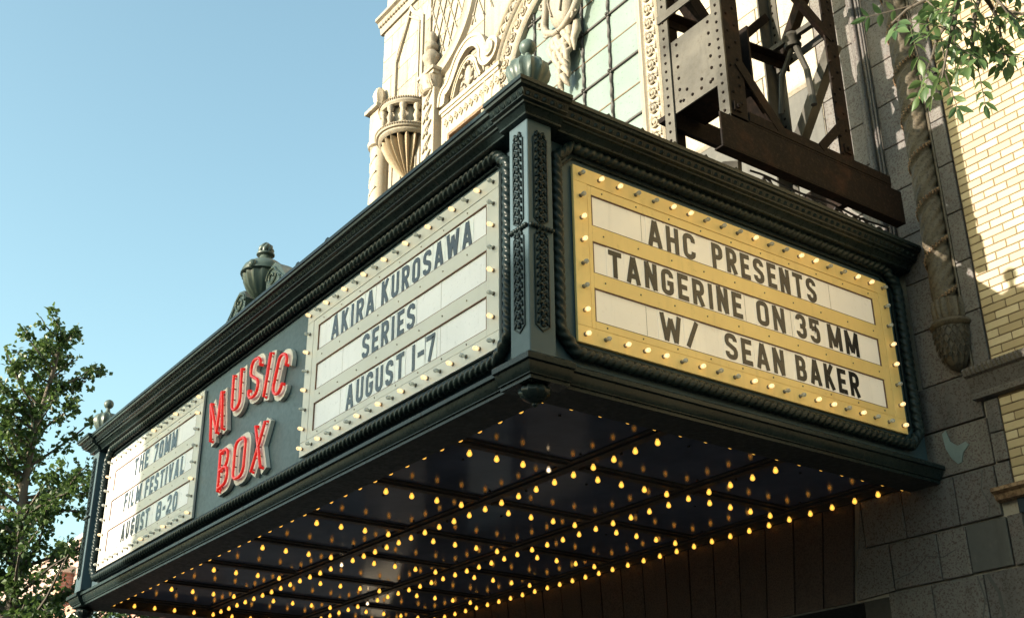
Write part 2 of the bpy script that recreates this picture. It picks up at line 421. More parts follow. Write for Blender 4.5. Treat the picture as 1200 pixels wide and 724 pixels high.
# egg and dart band
m = MB()
def egg(m, p, t, nrm):
    t = Vector(t); nn = Vector(nrm); P = Vector(p); up = Vector((0, 0, 1))
    vs = [P+t*.10+up*.03, P+t*.05+up*.09, P-t*.05+up*.09, P-t*.10+up*.03, P-t*.06-up*.09, P+t*.06-up*.09, P+nn*.09+up*.02]
    m.add(vs, [(0, 1, 6), (1, 2, 6), (2, 3, 6), (3, 4, 6), (4, 5, 6), (5, 0, 6)])
    P2 = P+t*.14
    m.add([P2+up*.08+nn*.05+t*.02, P2+up*.08+nn*.05-t*.02, P2-up*.10-nn*.02], [(0, 1, 2)])
y = -1.8
while y < YB-.2:
    off = 2.0 if y < -.5 else 1.83
    egg(m, (off, y, 7.92), (0, 1, 0), (.85, 0, -.5)); y += .28
x = 1.9
while x > XL-2.0:
    off = 2.0 if (x > .45 or x < XL-.45) else 1.83
    egg(m, (x, -off, 7.92), (1, 0, 0), (0, -.85, -.5)); x -= .28
stuff(m.build('egg_moulding', 'green', mq))
# rope frames
def rope(pts, R0, pitch, parent):
    P = [Vector(p) for p in pts]; N = len(P); path = []; step = .03
    for i in range(N):
        a, b = P[i], P[(i+1) % N]; L = (b-a).length; k = max(1, int(L/step))
        for j in range(k): path.append(a+(b-a)*(j/k))
    for _ in range(3):
        path = [(path[i-1]+path[i]*2+path[(i+1) % len(path)])/4 for i in range(len(path))]
    f = lambda i, th: 1+.20*abs(math.cos((th-2*math.pi*i*step/pitch)/1.0*1.5))**.8-.1
    # three strands: ridges turn round the tube as it runs
    f = lambda i, th: .76+.30*abs(math.cos(1.5*th+math.pi*i*step/pitch))**1.2
    m = MB(); m.tube(path, R0, 18, closed=True, rf=f); return m.build('rope_frame', 'green', parent, smooth=50)
c = .52
def octo(a0, a1, z0, z1, c, fn): return [fn(a0+c, z0), fn(a1-c, z0), fn(a1, z0+c), fn(a1, z1-c), fn(a1-c, z1), fn(a0+c, z1), fn(a0, z1-c), fn(a0, z0+c)]
rope(octo(-.28, 14.72, .98, 7.36, .55, lambda a, z: (1.18, a, z)), .18, .27, mq)
rope(octo(-34.15, .14, .98, 7.36, .55, lambda a, z: (a, -1.18, z)), .18, .27, mq)
# thin bead beside the ropes
m = MB()
for (fn, a0, a1) in ((lambda a, z: (1.05, a, z), -.02, 14.46), (lambda a, z: (a, -1.05, z), -33.9, -.12)):
    q = octo(a0, a1, 1.24, 7.1, .45, fn); m.tube(q, .045, 6, closed=True)
m.build('bead_frame', 'green', mq, smooth=50)
# corner pilasters with applied scroll ornament
def pil(mirror):
    f = (lambda p: (XL-p[0], p[1], p[2])) if mirror else (lambda p: p)
    m = MB(); a = f((.66, 0, 0))[0]; b = f((1.5, 0, 0))[0]
    m.box(min(a, b), max(a, b), -1.5, -.66, .5, 7.5, bev=.02); pl_ = m.build('pilaster', 'green_matte', mq)
    for face in (0, 1):
        m = MB()
        def q(u, v, dd): return f((1.5+dd, u, v)) if face == 0 else f((-u, -1.5-dd, v))
        z = 1.35; k = 0
        while z < 7.15:
            for sgn in (-1, 1):
                pts = []
                for i in range(9):
                    t = i/8*math.pi*1.5; r = .11*(1-i/12)
                    pts.append(q(-1.08+sgn*(.12+r*math.cos(t)*.9-.06), z+r*math.sin(t)*1.1, .035))
                m.tube(pts, .038, 5)
                m.ball(q(-1.08+sgn*.10, z+.12, .03), .055, 6, sc=(1, 1, 1.3))
            m.ball(q(-1.08, z, .03), .06, 6, sc=(1, 1, 1.5))
            z += .26
            if 4.0 < z < 4.35: z = 4.4
        for (z0, z1) in ((1.15, 4.05), (4.25, 7.1)):
            m.tube([q(-1.30, z0+.15, .01), q(-1.08, z0, .01), q(-.86, z0+.15, .01), q(-.86, z1-.15, .01), q(-1.08, z1, .01), q(-1.30, z1-.15, .01)], .03, 5, closed=True)
        m.build('scroll_ornament', 'green', pl_, smooth=45)
        m = MB(); u = -1.44
        while u < -.7: m.ball(q(u, 4.15+(u+1.08)*0, .05), .07, 7); u += .1
        m.build('beaded_band', 'green', pl_, smooth=60)
pil(False); pil(True)
m = MB(); m.lathe((1.02, -1.02, -.19), [(.02, 0), (.30, 0), (.42, -.10), (.42, -.22), (.30, -.36), (.14, -.44), (.07, -.46), (.08, -.52), (.0, -.58)], 24, flute=(12, .12)); m.build('pendant_rosette', 'green', mq, smooth=50)
m = MB(); m.lathe((XL-1.02, -1.02, -.19), [(.02, 0), (.30, 0), (.42, -.10), (.42, -.22), (.30, -.36), (.14, -.44), (.07, -.46), (.08, -.52), (.0, -.58)], 24, flute=(12, .12)); m.build('pendant_rosette', 'green', mq, smooth=50)
# crest of small leaf shapes on the cornice
ml = MB(); ml.prism([(-.13, 0), (.13, 0), (.15, .12), (.09, .26), (0, .34), (-.09, .26), (-.15, .12)], lambda u, v, dd: (dd, u, v), -.03, .03); big_me = ml.mesh('antefix', ['green'], (0, 0, 0))
ms = MB(); ms.prism([(-.06, 0), (.06, 0), (.08, .08), (0, .17), (-.08, .08)], lambda u, v, dd: (dd, u, v), -.02, .02); small_me = ms.mesh('antefix', ['green'], (0, 0, 0))
y = .66; k = 0
while y < 14.6:
    place('antefix', small_me if k % 2 == 0 else big_me, (1.72, y, 8.24), mq); y += .65; k += 1
for x in (-12.3, -10.0):
    m = MB(); m.lathe((x, -1.75, 8.45), [(0, -.06), (.2, -.06), (.24, 0), (.14, .04), (.10, .02), (0, .08)], 10, axis='-y'); m.box(x-.3, x+.3, -1.8, -1.68, 8.2, 8.36); m.build('crest_scroll', 'green', mq, smooth=40)

# ---- soffit: beams, panels, bulbs
XS = [0, -5, -10, -15, -19.6, -24.4, -29.2, -34.0]; YS = [0, 5, 10, 15]
HP = .335
for i in range(7):
    for j in range(3):
        m = MB(); m.box(XS[i+1]+.02, XS[i]-.02, YS[j]+.02, YS[j+1]-.02, HP, HP+.1); m.build('soffit_panel', 'soffit', mq)
m = MB(); m.box(XL-.7, .7, -.7, YB, .46, .6); m.build('soffit_deck', 'soffit', mq)
def beam_strip(x0, x1, y0, y1, along):
    m = MB()
    if along == 'x':
        m.box(x0, x1, y0-.34, y0+.34, .275, .45, bev=.015); m.box(x0, x1, y0-.15, y0+.15, .20, .276, bev=.012)
    else:
        m.box(x0-.34, x0+.34, y0, y1, .272, .45, bev=.015); m.box(x0-.15, x0+.15, y0, y1, .197, .273, bev=.012)
    return m
for j, y in enumerate(YS): beam_strip(XL-.2, .2, y, y, 'x').build('soffit_beam', 'beam', mq)
for i, x in enumerate(XS):
    for j in range(3): beam_strip(x, x, YS[j]+.345, YS[j+1]-.345, 'y').build('soffit_beam', 'beam', mq)
m = MB(); m.box(XL-.9, .9, 15.06, YB-.01, -.02, .5); m.build('rear_channel', 'dark', mq)
# screws and small fixings on the panels
m = MB()
for i in range(7):
    for j in range(3):
        for (fx, fy) in ((.3, .35), (.62, .08), (.8, .9)):
            x = XS[i]+(XS[i+1]-XS[i])*fx; y = YS[j]+5*fy
            m.box(x-.03, x+.03, y-.03, y+.03, HP-.12 if fy < .2 else HP-.05, HP)
stuff(m.build('fixings', 'dark', mq))
def bulb_mesh(core, glass):
    m = MB()
    m.lathe((0, 0, 0), [(.055, .20), (.058, .13), (.05, .125)], 10, 2)
    m.lathe((0, 0, 0), [(.05, .13), (.062, .09), (.090, .04), (.108, -.02), (.106, -.065), (.085, -.105), (.045, -.132), (0, -.14)], 12, 0)
    m.lathe((0, 0, 0), [(0, .07), (.03, .05), (.052, .0), (.056, -.04), (.04, -.08), (0, -.10)], 8, 1)
    return m.mesh('light_bulb', [glass, core, 'socket'], (0, 0, 0), smooth=60)
amber = bulb_mesh('core', 'amber'); white = bulb_mesh('core_white', 'clear_lit')
NB = 0
def soffit_bulb(x, y, me=amber):
    global NB; NB += 1
    b_ = place('light_bulb', me, (x, y, -.012), mq); b_.scale = (.78,)*3; b_.rotation_euler = (random.uniform(-.07, .07), random.uniform(-.07, .07), 0); return b_
xs_all = []
for i in range(7):
    for k in range(5): xs_all.append(XS[i]+(XS[i+1]-XS[i])*k/5)
xs_all.append(XS[-1])
for y in YS:
    for k, x in enumerate(xs_all): soffit_bulb(x, y, white if (y == 5 and k in (21,)) or (y == 10 and k == 28) else amber)
for k, x in enumerate(XS):
    for y in (1, 2, 3, 4, 6, 7, 8, 9, 11, 12, 13, 14):
        soffit_bulb(x, y, white if (k == 1 and y == 4) else amber)

# ================================================================== LETTERS
def arc(cx, cy, rx, ry, a0, a1, n=6):
    return [(cx+rx*math.cos(math.radians(a0+(a1-a0)*i/n)), cy+ry*math.sin(math.radians(a0+(a1-a0)*i/n))) for i in range(n+1)]
# glyph(width wd, stroke t) in a box 0..wd by 0..1, centre lines already inset by t/2
def glyph(ch, wd, t):
    h = t/2; x0, x1, y0, y1 = h, wd-h, h, 1-h; cx = wd/2; r = min(.16, (x1-x0)/2); m = .5
    def rr(xa, xb, ya, yb, r=r):
        return arc(xb-r, yb-r, r, r, 0, 90, 4)+arc(xa+r, yb-r, r, r, 90, 180, 4)+arc(xa+r, ya+r, r, r, 180, 270, 4)+arc(xb-r, ya+r, r, r, 270, 360, 4)
    G = []
    if ch == 'A': G = [([(h*.9, 0), (cx-.02*wd, 1)], 0), ([(wd-h*.9, 0), (cx+.02*wd, 1)], 0), ([(x0+.06, .28), (x1-.06, .28)], 0)]
    elif ch == 'B': G = [([(x0, 0), (x0, 1)], 0), ([(x0, y1)]+arc(x1-r-.02, y1-r, r, r, 90, 0, 4)+arc(x1-r-.02, m+r, r, r, 0, -90, 4)+[(x0, m)], 0), ([(x0, m)]+arc(x1-r, m-r, r, r, 90, 0, 4)+arc(x1-r, y0+r, r, r, 0, -90, 4)+[(x0, y0)], 0)]
    elif ch == 'C': G = [([(x1, .68)]+arc(x1-r, y1-r, r, r, 0, 90, 4)+arc(x0+r, y1-r, r, r, 90, 180, 4)+arc(x0+r, y0+r, r, r, 180, 270, 4)+arc(x1-r, y0+r, r, r, 270, 360, 4)+[(x1, .32)], 0)]
    elif ch == 'D': G = [(rr(x0, x1, y0, y1), 1)]
    elif ch == 'E': G = [([(x0, 0), (x0, 1)], 0), ([(x0, y1), (wd, y1)], 0), ([(x0, m), (wd*.88, m)], 0), ([(x0, y0), (wd, y0)], 0)]
    elif ch == 'F': G = [([(x0, 0), (x0, 1)], 0), ([(x0, y1), (wd, y1)], 0), ([(x0, m), (wd*.88, m)], 0)]
    elif ch == 'G': G = [([(x1, .70)]+arc(x1-r, y1-r, r, r, 0, 90, 4)+arc(x0+r, y1-r, r, r, 90, 180, 4)+arc(x0+r, y0+r, r, r, 180, 270, 4)+arc(x1-r, y0+r, r, r, 270, 360, 4)+[(x1, .47), (cx, .47)], 0)]
    elif ch == 'H': G = [([(x0, 0), (x0, 1)], 0), ([(x1, 0), (x1, 1)], 0), ([(x0, m), (x1, m)], 0)]
    elif ch in 'I1': G = [([(cx, 0), (cx, 1)], 0)]
    elif ch == 'K': G = [([(x0, 0), (x0, 1)], 0), ([(x0, .38), (x1, 1)], 0), ([(x0+(x1-x0)*.30, .56), (x1+.01, 0)], 0)]
    elif ch == 'L': G = [([(x0, 0), (x0, 1)], 0), ([(x0, y0), (wd, y0)], 0)]
    elif ch == 'M': G = [([(x0, 0), (x0, 1)], 0), ([(x1, 0), (x1, 1)], 0), ([(x0, 1), (cx, .12)], 0), ([(x1, 1), (cx, .12)], 0)]
    elif ch == 'N': G = [([(x0, 0), (x0, 1)], 0), ([(x1, 0), (x1, 1)], 0), ([(x0, 1), (x1, 0)], 0)]
    elif ch in 'O0': G = [(rr(x0, x1, y0, y1), 1)]
    elif ch == 'P': G = [([(x0, 0), (x0, 1)], 0), ([(x0, y1)]+arc(x1-r, y1-r, r, r, 90, 0, 4)+arc(x1-r, .46+r, r, r, 0, -90, 4)+[(x0, .46)], 0)]
    elif ch == 'R': G = [([(x0, 0), (x0, 1)], 0), ([(x0, y1)]+arc(x1-r, y1-r, r, r, 90, 0, 4)+arc(x1-r, .48+r, r, r, 0, -90, 4)+[(x0, .48)], 0), ([(cx-.02, .48), (x1+.01, 0)], 0)]
    elif ch == 'S': G = [([(x1, .72)]+arc(x1-r, y1-r, r, r, 0, 90, 4)+arc(x0+r, y1-r, r, r, 90, 180, 4)+[(x0, .66), (x0+.04, .58), (x1-.04, .42), (x1, .34)]+arc(x1-r, y0+r, r, r, 360, 270, 4)+arc(x0+r, y0+r, r, r, 270, 180, 4)+[(x0, .28)], 0)]
    elif ch == 'T': G = [([(cx, 0), (cx, 1)], 0), ([(0, y1), (wd, y1)], 0)]
    elif ch == 'U': G = [([(x0, 1)]+arc(x0+r, y0+r, r, r, 180, 270, 4)+arc(x1-r, y0+r, r, r, 270, 360, 4)+[(x1, 1)], 0)]
    elif ch == 'V': G = [([(h*.9, 1), (cx, 0)], 0), ([(wd-h*.9, 1), (cx, 0)], 0)]
    elif ch == 'W': G = [([(h*.8, 1), (wd*.27, 0)], 0), ([(wd*.27, 0), (cx, .85)], 0), ([(cx, .85), (wd*.73, 0)], 0), ([(wd*.73, 0), (wd-h*.8, 1)], 0)]
    elif ch == 'X': G = [([(x0, 0), (x1, 1)], 0), ([(x0, 1), (x1, 0)], 0)]
    elif ch == '/': G = [([(h*.6, 0), (wd-h*.6, 1)], 0)]
    elif ch == '-': G = [([(0, .5), (wd, .5)], 0)]
    elif ch == '2': G = [([(x0, .72)]+arc(x0+r, y1-r, r, r, 180, 90, 4)+arc(x1-r, y1-r, r, r, 90, 0, 4)+[(x1, .62), (x0, .16), (x0, y0), (wd, y0)], 0)]
    elif ch == '3': G = [([(x0, .74)]+arc(x0+r, y1-r, r, r, 180, 90, 4)+arc(x1-r, y1-r, r, r, 90, 0, 4)+arc(x1-r, m+r*.9, r, r*.9, 0, -90, 4)+[(cx-.05, m)], 0), ([(cx-.05, m)]+arc(x1-r, m-r*.9, r, r*.9, 90, 0, 4)+arc(x1-r, y0+r, r, r, 0, -90, 4)+arc(x0+r, y0+r, r, r, 270, 180, 4)+[(x0, .26)], 0)]
    elif ch == '5': G = [([(wd, y1), (x0, y1), (x0, .55)], 0), ([(x0, .56), (x1-r, .60)]+arc(x1-r, .60-r, r, r, 90, 0, 4)+arc(x1-r, y0+r, r, r, 0, -90, 4)+arc(x0+r, y0+r, r, r, 270, 180, 4)+[(x0, .26)], 0)]
    elif ch == '7': G = [([(0, y1), (x1, y1), (x1, .88), (wd*.36, 0)], 0)]
    elif ch == '8': G = [(rr(x0+.02, x1-.02, m, y1, r*.9), 1), (rr(x0, x1, y0, m, r*.9), 1)]
    return G
WD = {'I': .17, '1': .17, 'M': .60, 'W': .66, '/': .40, '-': .28, 'A': .50, 'L': .38, 'E': .40, 'F': .40, 'V': .50, 'T': .46, 'S': .46}
def put_word(sign, word, u0, u1, z0, z1, side, thick=.185):
    H = z1-z0; g = .17
    wid = [WD.get(c, .45) for c in word]; tot = sum(wid)+g*(len(word)-1); sc = (u1-u0)/tot
    u = u0
    for c, wd in zip(word, wid):
        ww = wd*sc; tl = .04+random.uniform(-.01, .01); jig = random.uniform(-.015, .015)
        if side: fn = lambda a, b, d: (1.075+d, a, b)
        else: fn = lambda a, b, d: (a, -1.075-d, b)
        org = fn(u+ww/2, z0, 0)
        m = MB(); m.prism([(u-.07*sc, z0-.075), (u+ww+.07*sc, z0-.075), (u+ww+.07*sc, z1+.06), (u-.07*sc, z1+.06)], fn, -.002, .010)
        t = m.build('letter_tile', 'glow_tile' if side else 'tile', sign, origin=org)
        m = MB(); asp = ww/H; k = 0
        for (pts, closed) in glyph(c, asp, thick):
            k += 1
            m.ribbon([(u+p[0]*H, z0+jig+p[1]*H) for p in pts], thick*H, fn, .011, .022+.0015*k, closed=bool(closed))
        m.build('letter', 'letter', t, origin=org)
        u += ww+g*sc

# ---- a letter board sign
def lit_mesh(glass, core, name='sign_bulb'):
    m = MB()    # bulb points along +x (local), base at 0
    m.lathe((0, 0, 0), [(.085, -.01), (.085, .03), (.06, .045)], 10, 2, axis='x')
    m.lathe((0, 0, 0), [(.045, .03), (.058, .08), (.088, .17), (.094, .23), (.075, .29), (.035, .325), (0, .33)], 12, 0, axis='x')
    m.lathe((0, 0, 0), [(0, .05), (.018, .06), (.018, .12), (.036, .16), (.036, .22), (0, .25)], 8, 1, axis='x')
    return m
lit_x = lit_mesh(0, 0).mesh('sign_bulb', ['clear_lit', 'filament', 'socket'], (0, 0, 0), smooth=60)
off_x = lit_mesh(0, 0).mesh('sign_bulb', ['clear', 'clear', 'socket'], (0, 0, 0), smooth=60)
def letter_sign(name, label, u0, u1, z0, z1, side, lines, ncol, nrow, paintm, us0, us1, pattern, bold=.185):
    fn = (lambda a, b, d: (1.0+d, a, b)) if side else (lambda a, b, d: (a, -1.0-d, b))
    sg = thing(name, label, 'sign', fn((u0+u1)/2, z0, 0), 'letter board signs on the marquee')
    m = MB(); m.prism([(u0+.1, z0+.1), (u1-.1, z0+.1), (u1-.1, z1-.1), (u0+.1, z1-.1)], fn, .0, .05); m.build('backing_board', 'letterboard', sg)
    def rect(m, a0, a1, b0, b1, d0, d1, bev=0):
        p, q = fn(a0, b0, d0), fn(a1, b1, d1); m.box(min(p[0], q[0]), max(p[0], q[0]), min(p[1], q[1]), max(p[1], q[1]), b0, b1, bev=bev)
    B = .50
    for (a0, a1, b0, b1) in ((u0, u1, z1-B, z1), (u0, u1, z0, z0+B), (u0, u0+B, z0+B+.004, z1-B-.004), (u1-B, u1, z0+B+.004, z1-B-.004)):
        m = MB(); rect(m, a0, a1, b0, b1, .03, .125, bev=.008); m.build('bulb_border', paintm, sg)
    ys = [5.07, 6.06, 3.59, 4.57, 2.11, 3.12]
    g_ = .012
    bars = [(z0+B+g_, 2.11), (3.12, 3.59), (4.57, 5.07), (6.06, z1-B-g_)]
    for (b0, b1) in bars:
        m = MB(); rect(m, us0, us1, b0, b1, .03, .115, bev=.006); m.build('rail', paintm, sg)
    for (a0, a1) in ((u0+B+g_, us0-.003), (us1+.003, u1-B-g_)):
        m = MB(); rect(m, a0, a1, z0+B+g_, z1-B-g_, .03, .115, bev=.006); m.build('rail', paintm, sg)
    for (b0, b1) in ((5.07, 6.06), (3.59, 4.57), (2.11, 3.12)):
        m = MB(); rect(m, us0+.03, us1-.03, b0+.03, b1-.03, .04, .072); m.build('letter_panel', 'glow_board' if side else 'letterboard', sg)
        m = MB(); q_ = us0+1.9
        while q_ < us1-.5: rect(m, q_-.006, q_+.006, b0+.06, b1-.06, .0721, .0745); q_ += 2.05
        stuff(m.build('panel_seam', 'mortar', sg))
        m = MB(); e = .03
        rect(m, us0+.002, us1-.002, b1-e, b1-.002, .04, .118); rect(m, us0+.002, us1-.002, b0+.002, b0+e*.6, .04, .113)
        rect(m, us0+.002, us0+e, b0+e, b1-e-.002, .04, .113); rect(m, us1-e, us1-.002, b0+e, b1-e-.002, .04, .113); m.build('panel_edge', 'edge', sg)
    m = MB()
    for (b0, b1) in bars:
        a = us0+.4
        while a < us1:
            for bb in ((b0+b1)/2,):
                p = fn(a, bb, .118); m.ball(p, .028, 6)
            a += 1.3
    stuff(m.build('screws', 'socket', sg))
    for (word, a0, a1, b0, b1) in lines: put_word(sg, word, a0, a1, b0, b1, side, bold)
    k = 0; pts = []
    e = .25; n1, n2 = ncol, nrow
    for i in range(n1): pts.append((u0+e+(u1-u0-2*e)*i/(n1-1), z1-e, 't', i))
    for i in range(n1): pts.append((u0+e+(u1-u0-2*e)*i/(n1-1), z0+e, 'b', i))
    for j in range(1, n2-1):
        pts.append((u0+e, z0+e+(z1-z0-2*e)*j/(n2-1), 'l', j)); pts.append((u1-e, z0+e+(z1-z0-2*e)*j/(n2-1), 'r', j))
    for (a, b, w_, i) in pts:
        me = lit_x if pattern(w_, i) else off_x
        ob = place('sign_bulb', me, fn(a, b, .125), sg)
        if not side: ob.rotation_euler = (0, 0, -math.pi/2)
        ob.rotation_euler.rotate_axis('Y', random.uniform(-.06, .10)); ob.scale = (.72,)*3
    return sg
SIDE_LIT = {'t': {1, 2, 5, 6, 10, 13, 14, 17, 18}, 'b': {0, 2, 3, 4, 6, 9, 10, 13, 14, 16, 19}, 'l': {1, 4, 5}, 'r': {3, 4, 1}}
letter_sign('letter_board_sign', 'yellow framed letter board reading AHC presents Tangerine on the side facing the brick wall', .384, 14.187, 1.375, 6.856, True,
    [('AHC', 3.17, 5.07, 5.12, 5.98), ('PRESENTS', 5.77, 10.45, 5.12, 5.98), ('TANGERINE', 1.60, 6.88, 3.66, 4.50), ('ON', 7.52, 8.76, 3.66, 4.50), ('35', 9.28, 10.38, 3.66, 4.50), ('MM', 10.78, 12.26, 3.66, 4.50),
     ('W/', 3.44, 4.92, 2.19, 3.03), ('SEAN', 6.0, 8.52, 2.19, 3.03), ('BAKER', 9.05, 12.02, 2.19, 3.03)], 20, 8, 'yellow', 1.03, 13.33, lambda w_, i: i in SIDE_LIT[w_])
letter_sign('letter_board_sign', 'cream framed letter board reading Akira Kurosawa Series beside the marquee corner', -12.37, -.40, 1.375, 6.856, False,
    [('AKIRA', -10.52, -7.55, 5.10, 5.95), ('KUROSAWA', -7.08, -1.80, 5.10, 5.95), ('SERIES', -8.23, -4.92, 3.62, 4.46), ('AUGUST', -9.17, -5.50, 2.16, 3.0), ('1', -5.02, -4.86, 2.16, 3.0), ('-', -4.70, -4.35, 2.16, 3.0), ('7', -4.22, -3.72, 2.16, 3.0)],
    18, 8, 'cream', -11.51, -1.02, lambda w_, i: (i % 2 == 0) if w_ in 'tb' else (i % 2 == 1))
letter_sign('letter_board_sign', 'cream framed letter board reading The 70mm Film Festival at the far left end', -33.75, -21.95, 1.375, 6.856, False,
    [('THE', -30.1, -28.25, 5.10, 5.95), ('70MM', -27.55, -24.75, 5.10, 5.95), ('FILM', -30.95, -28.72, 3.62, 4.46), ('FESTIVAL', -28.2, -23.55, 3.62, 4.46), ('AUGUST', -30.8, -27.25, 2.16, 3.0), ('8', -26.35, -25.75, 2.16, 3.0), ('-', -25.58, -25.28, 2.16, 3.0), ('20', -25.1, -23.9, 2.16, 3.0)],
    18, 8, 'cream', -32.85, -22.6, lambda w_, i: (i % 4 == 1) if w_ in 'tb' else (i in (2, 6)), bold=.21)

# ---- MUSIC BOX channel letters with neon
ns = thing('neon_sign', 'raised grey channel letters spelling MUSIC BOX with red neon tubes between the letter boards', 'neon sign', (-17, -1.0, 1.5))
def neon_letter(ch, cx, cz, wd, H, rot, t=.47):
    ca, sa = math.cos(rot), math.sin(rot); cx -= .18; cz += .08
    def fn(u, v, d):
        a, b = u-wd/2, v-H/2; return (cx+a*ca-b*sa, -1.0-d, cz+a*sa+b*ca)
    org = fn(wd/2, 0, .0); asp = wd/H; m = MB(); k = 0; G = glyph(ch, asp, t/H)
    for (pts, closed) in G:
        k += 1; P = [(p[0]*H, p[1]*H) for p in pts]
        m.ribbon(P, t, fn, .02, .17+.004*k, closed=bool(closed))
    L = m.build('channel_letter', 'channel', ns, origin=org)
    m = MB()
    for (pts, closed) in G:
        P = [(p[0]*H, p[1]*H) for p in pts]
        if not closed:
            for (e, i2) in ((0, 1), (-1, -2)):
                q = Vector(P[e]); r = Vector(P[i2]); dd = (r-q); dl = dd.length
                if dl > .3 and (q.y < .05 or q.y > H-.05): P[e] = tuple(q+dd.normalized()*.12)
        path = [fn(p[0], p[1], .30) for p in P]
        if not closed:
            a, b = P[0], P[-1]; path = [fn(a[0], a[1], .18)]+path+[fn(b[0], b[1], .18)]
        m.tube(path, .062, 8, closed=bool(closed))
    m.build('neon_tube', 'neon', L, smooth=60, origin=org)
    m = MB()
    for (pts, closed) in G:
        P = [(p[0]*H, p[1]*H) for p in pts]; acc = 0
        for i in range(len(P)-1):
            a, b = Vector(P[i]), Vector(P[i+1]); l = (b-a).length; n = int(l/.42)
            for j in range(n):
                q = a+(b-a)*((j+.5)/n)
                m.tube([fn(q.x, q.y, .16), fn(q.x, q.y, .28)], .028, 5)
    if m.v: stuff(m.build('tube_support', 'socket', L, origin=org))
D = math.radians
neon_letter('M', -19.72, 4.96, 1.55, 1.95, D(12), .44)
neon_letter('U', -17.86, 5.44, 1.22, 1.92, D(4))
neon_letter('S', -16.22, 5.50, 1.26, 1.95, D(-5), .42)
neon_letter('I', -15.03, 5.24, .48, 1.92, D(-12))
neon_letter('C', -13.90, 4.90, 1.20, 1.95, D(-19))
neon_letter('B', -18.48, 2.52, 1.26, 1.92, D(3))
neon_letter('O', -17.0, 2.52, 1.42, 1.98, 0)
neon_letter('X', -15.33, 2.52, 1.40, 1.95, D(-3), .46)

# ================================================================== FINIALS
def ball_finial(org, label):
    t = thing('ball_finial', label, 'finial', org, 'gadrooned ball finials on the marquee corners'); x, y, z = org
    m = MB(); m.lathe(org, [(.34, 0), (.34, .12), (.22, .18), (.20, .30), (.38, .42)], 20); m.build('foot', 'green_pale', t, smooth=40)
    m = MB(); m.lathe(org, [(.30, .40), (.46, .55), (.60, .78), (.66, 1.0), (.62, 1.2), (.48, 1.34), (.24, 1.42), (.13, 1.5)], 48, flute=(12, .14)); m.build('bowl', 'green_pale', t, smooth=60)
    m = MB(); m.lathe(org, [(.14, 1.48), (.10, 1.62), (.09, 1.74)], 14); m.ball((x, y, z+1.93), .25, 18); m.build('ball', 'green_pale', t, smooth=60)
ball_finial((1.2, -1.2, 8.24), 'fluted green ball finial on the near corner of the marquee cornice')
ball_finial((-35.2, -1.2, 8.24), 'small fluted green ball finial at the far left corner beside the tree')
u = thing('urn', 'large green flaming urn flanked by two scrolls on the front cornice', 'urn', (-16.6, -1.3, 8.24)); ux, uy = -16.35, -1.3
m = MB(); m.box(ux-.9, ux+.9, uy-.4, uy+.4, 8.2, 8.45, bev=.03); m.lathe((ux, uy, 8.45), [(.42, 0), (.42, .1), (.20, .2), (.16, .34), (.30, .42)], 20); m.build('foot', 'green_pale', u, smooth=40)
m = MB(); m.lathe((ux, uy, 8.45), [(.2, .38), (.42, .52), (.66, .80), (.80, 1.12), (.84, 1.35), (.86, 1.42)], 48, flute=(14, .12)); m.build('bowl', 'green_pale', u, smooth=60)
m = MB(); m.lathe((ux, uy, 8.45), [(.86, 1.40), (.92, 1.44), (.92, 1.50), (.86, 1.52), (.88, 1.60), (.80, 1.78), (.58, 1.96), (.30, 2.06), (.24, 2.2), (.22, 2.28), (.36, 2.33), (.36, 2.39), (.2, 2.43)], 28)
for a in range(4):
    th = a*math.pi/2+.6; m.ball((ux+.86*math.cos(th), uy+.86*math.sin(th), 10.02), .17, 8, sc=(1, 1, 1.2))
m.build('lid', 'green_pale', u, smooth=50)
m = MB()
for k in range(7):
    th = k*2*math.pi/7; r = .20
    m.tube([(ux+r*.7*math.cos(th), uy+r*.7*math.sin(th), 10.86), (ux+r*1.1*math.cos(th+.3), uy+r*1.1*math.sin(th+.3), 11.0), (ux+r*.9*math.cos(th+.8), uy+r*.9*math.sin(th+.8), 11.15), (ux+r*.3*math.cos(th+1.3), uy+r*.3*math.sin(th+1.3), 11.34)], [.08, .12, .10, .02], 7)
m.ball((ux, uy, 11.05), .2, 8, sc=(1, 1, 1.6)); m.build('flame', 'green_pale', u, smooth=60)
for sg_ in (-1, 1):
    m = MB(); pts = []
    cx = ux+sg_*1.55
    prof = [(cx+sg_*2.0, 8.3), (cx+sg_*1.5, 8.55), (cx+sg_*.95, 9.0), (cx+sg_*.55, 9.45), (cx+sg_*.1, 9.72), (cx-sg_*.38, 9.62), (cx-sg_*.62, 9.25), (cx-sg_*.55, 8.8), (cx-sg_*.3, 8.5), (cx-sg_*.3, 8.2), (cx+sg_*1.9, 8.2)]
    m.prism(prof if sg_ > 0 else prof[::-1], XZ, uy-.28, uy+.28)
    for dd in (uy-.30,):
        sp = [(cx-sg_*.05+.5*(1-i/22)*math.cos(i*.55)*sg_*-1, dd, 9.15+.45*(1-i/22)*math.sin(i*.55)) for i in range(18)]
        m.tube(sp, .055, 6)
        for q in range(3): m.tube([(cx+sg_*(.2+.25*q), dd, 9.45-.25*q), (cx+sg_*(.45+.3*q), dd, 9.15-.2*q), (cx+sg_*(.75+.35*q), dd, 8.75-.15*q)], .05, 6)
    m.build('scroll', 'green_pale', u, smooth=40)

# ================================================================== THEATRE FACADE
fc = thing('theatre_facade', 'ornate cream terracotta theatre front with a tall arched green window behind the marquee', 'building', (-17, 15.2, -GZ))
fc['org'] = (-17, 15.2, -GZ)
YF = 15.2
zc = 28.7; ACX = -17.0
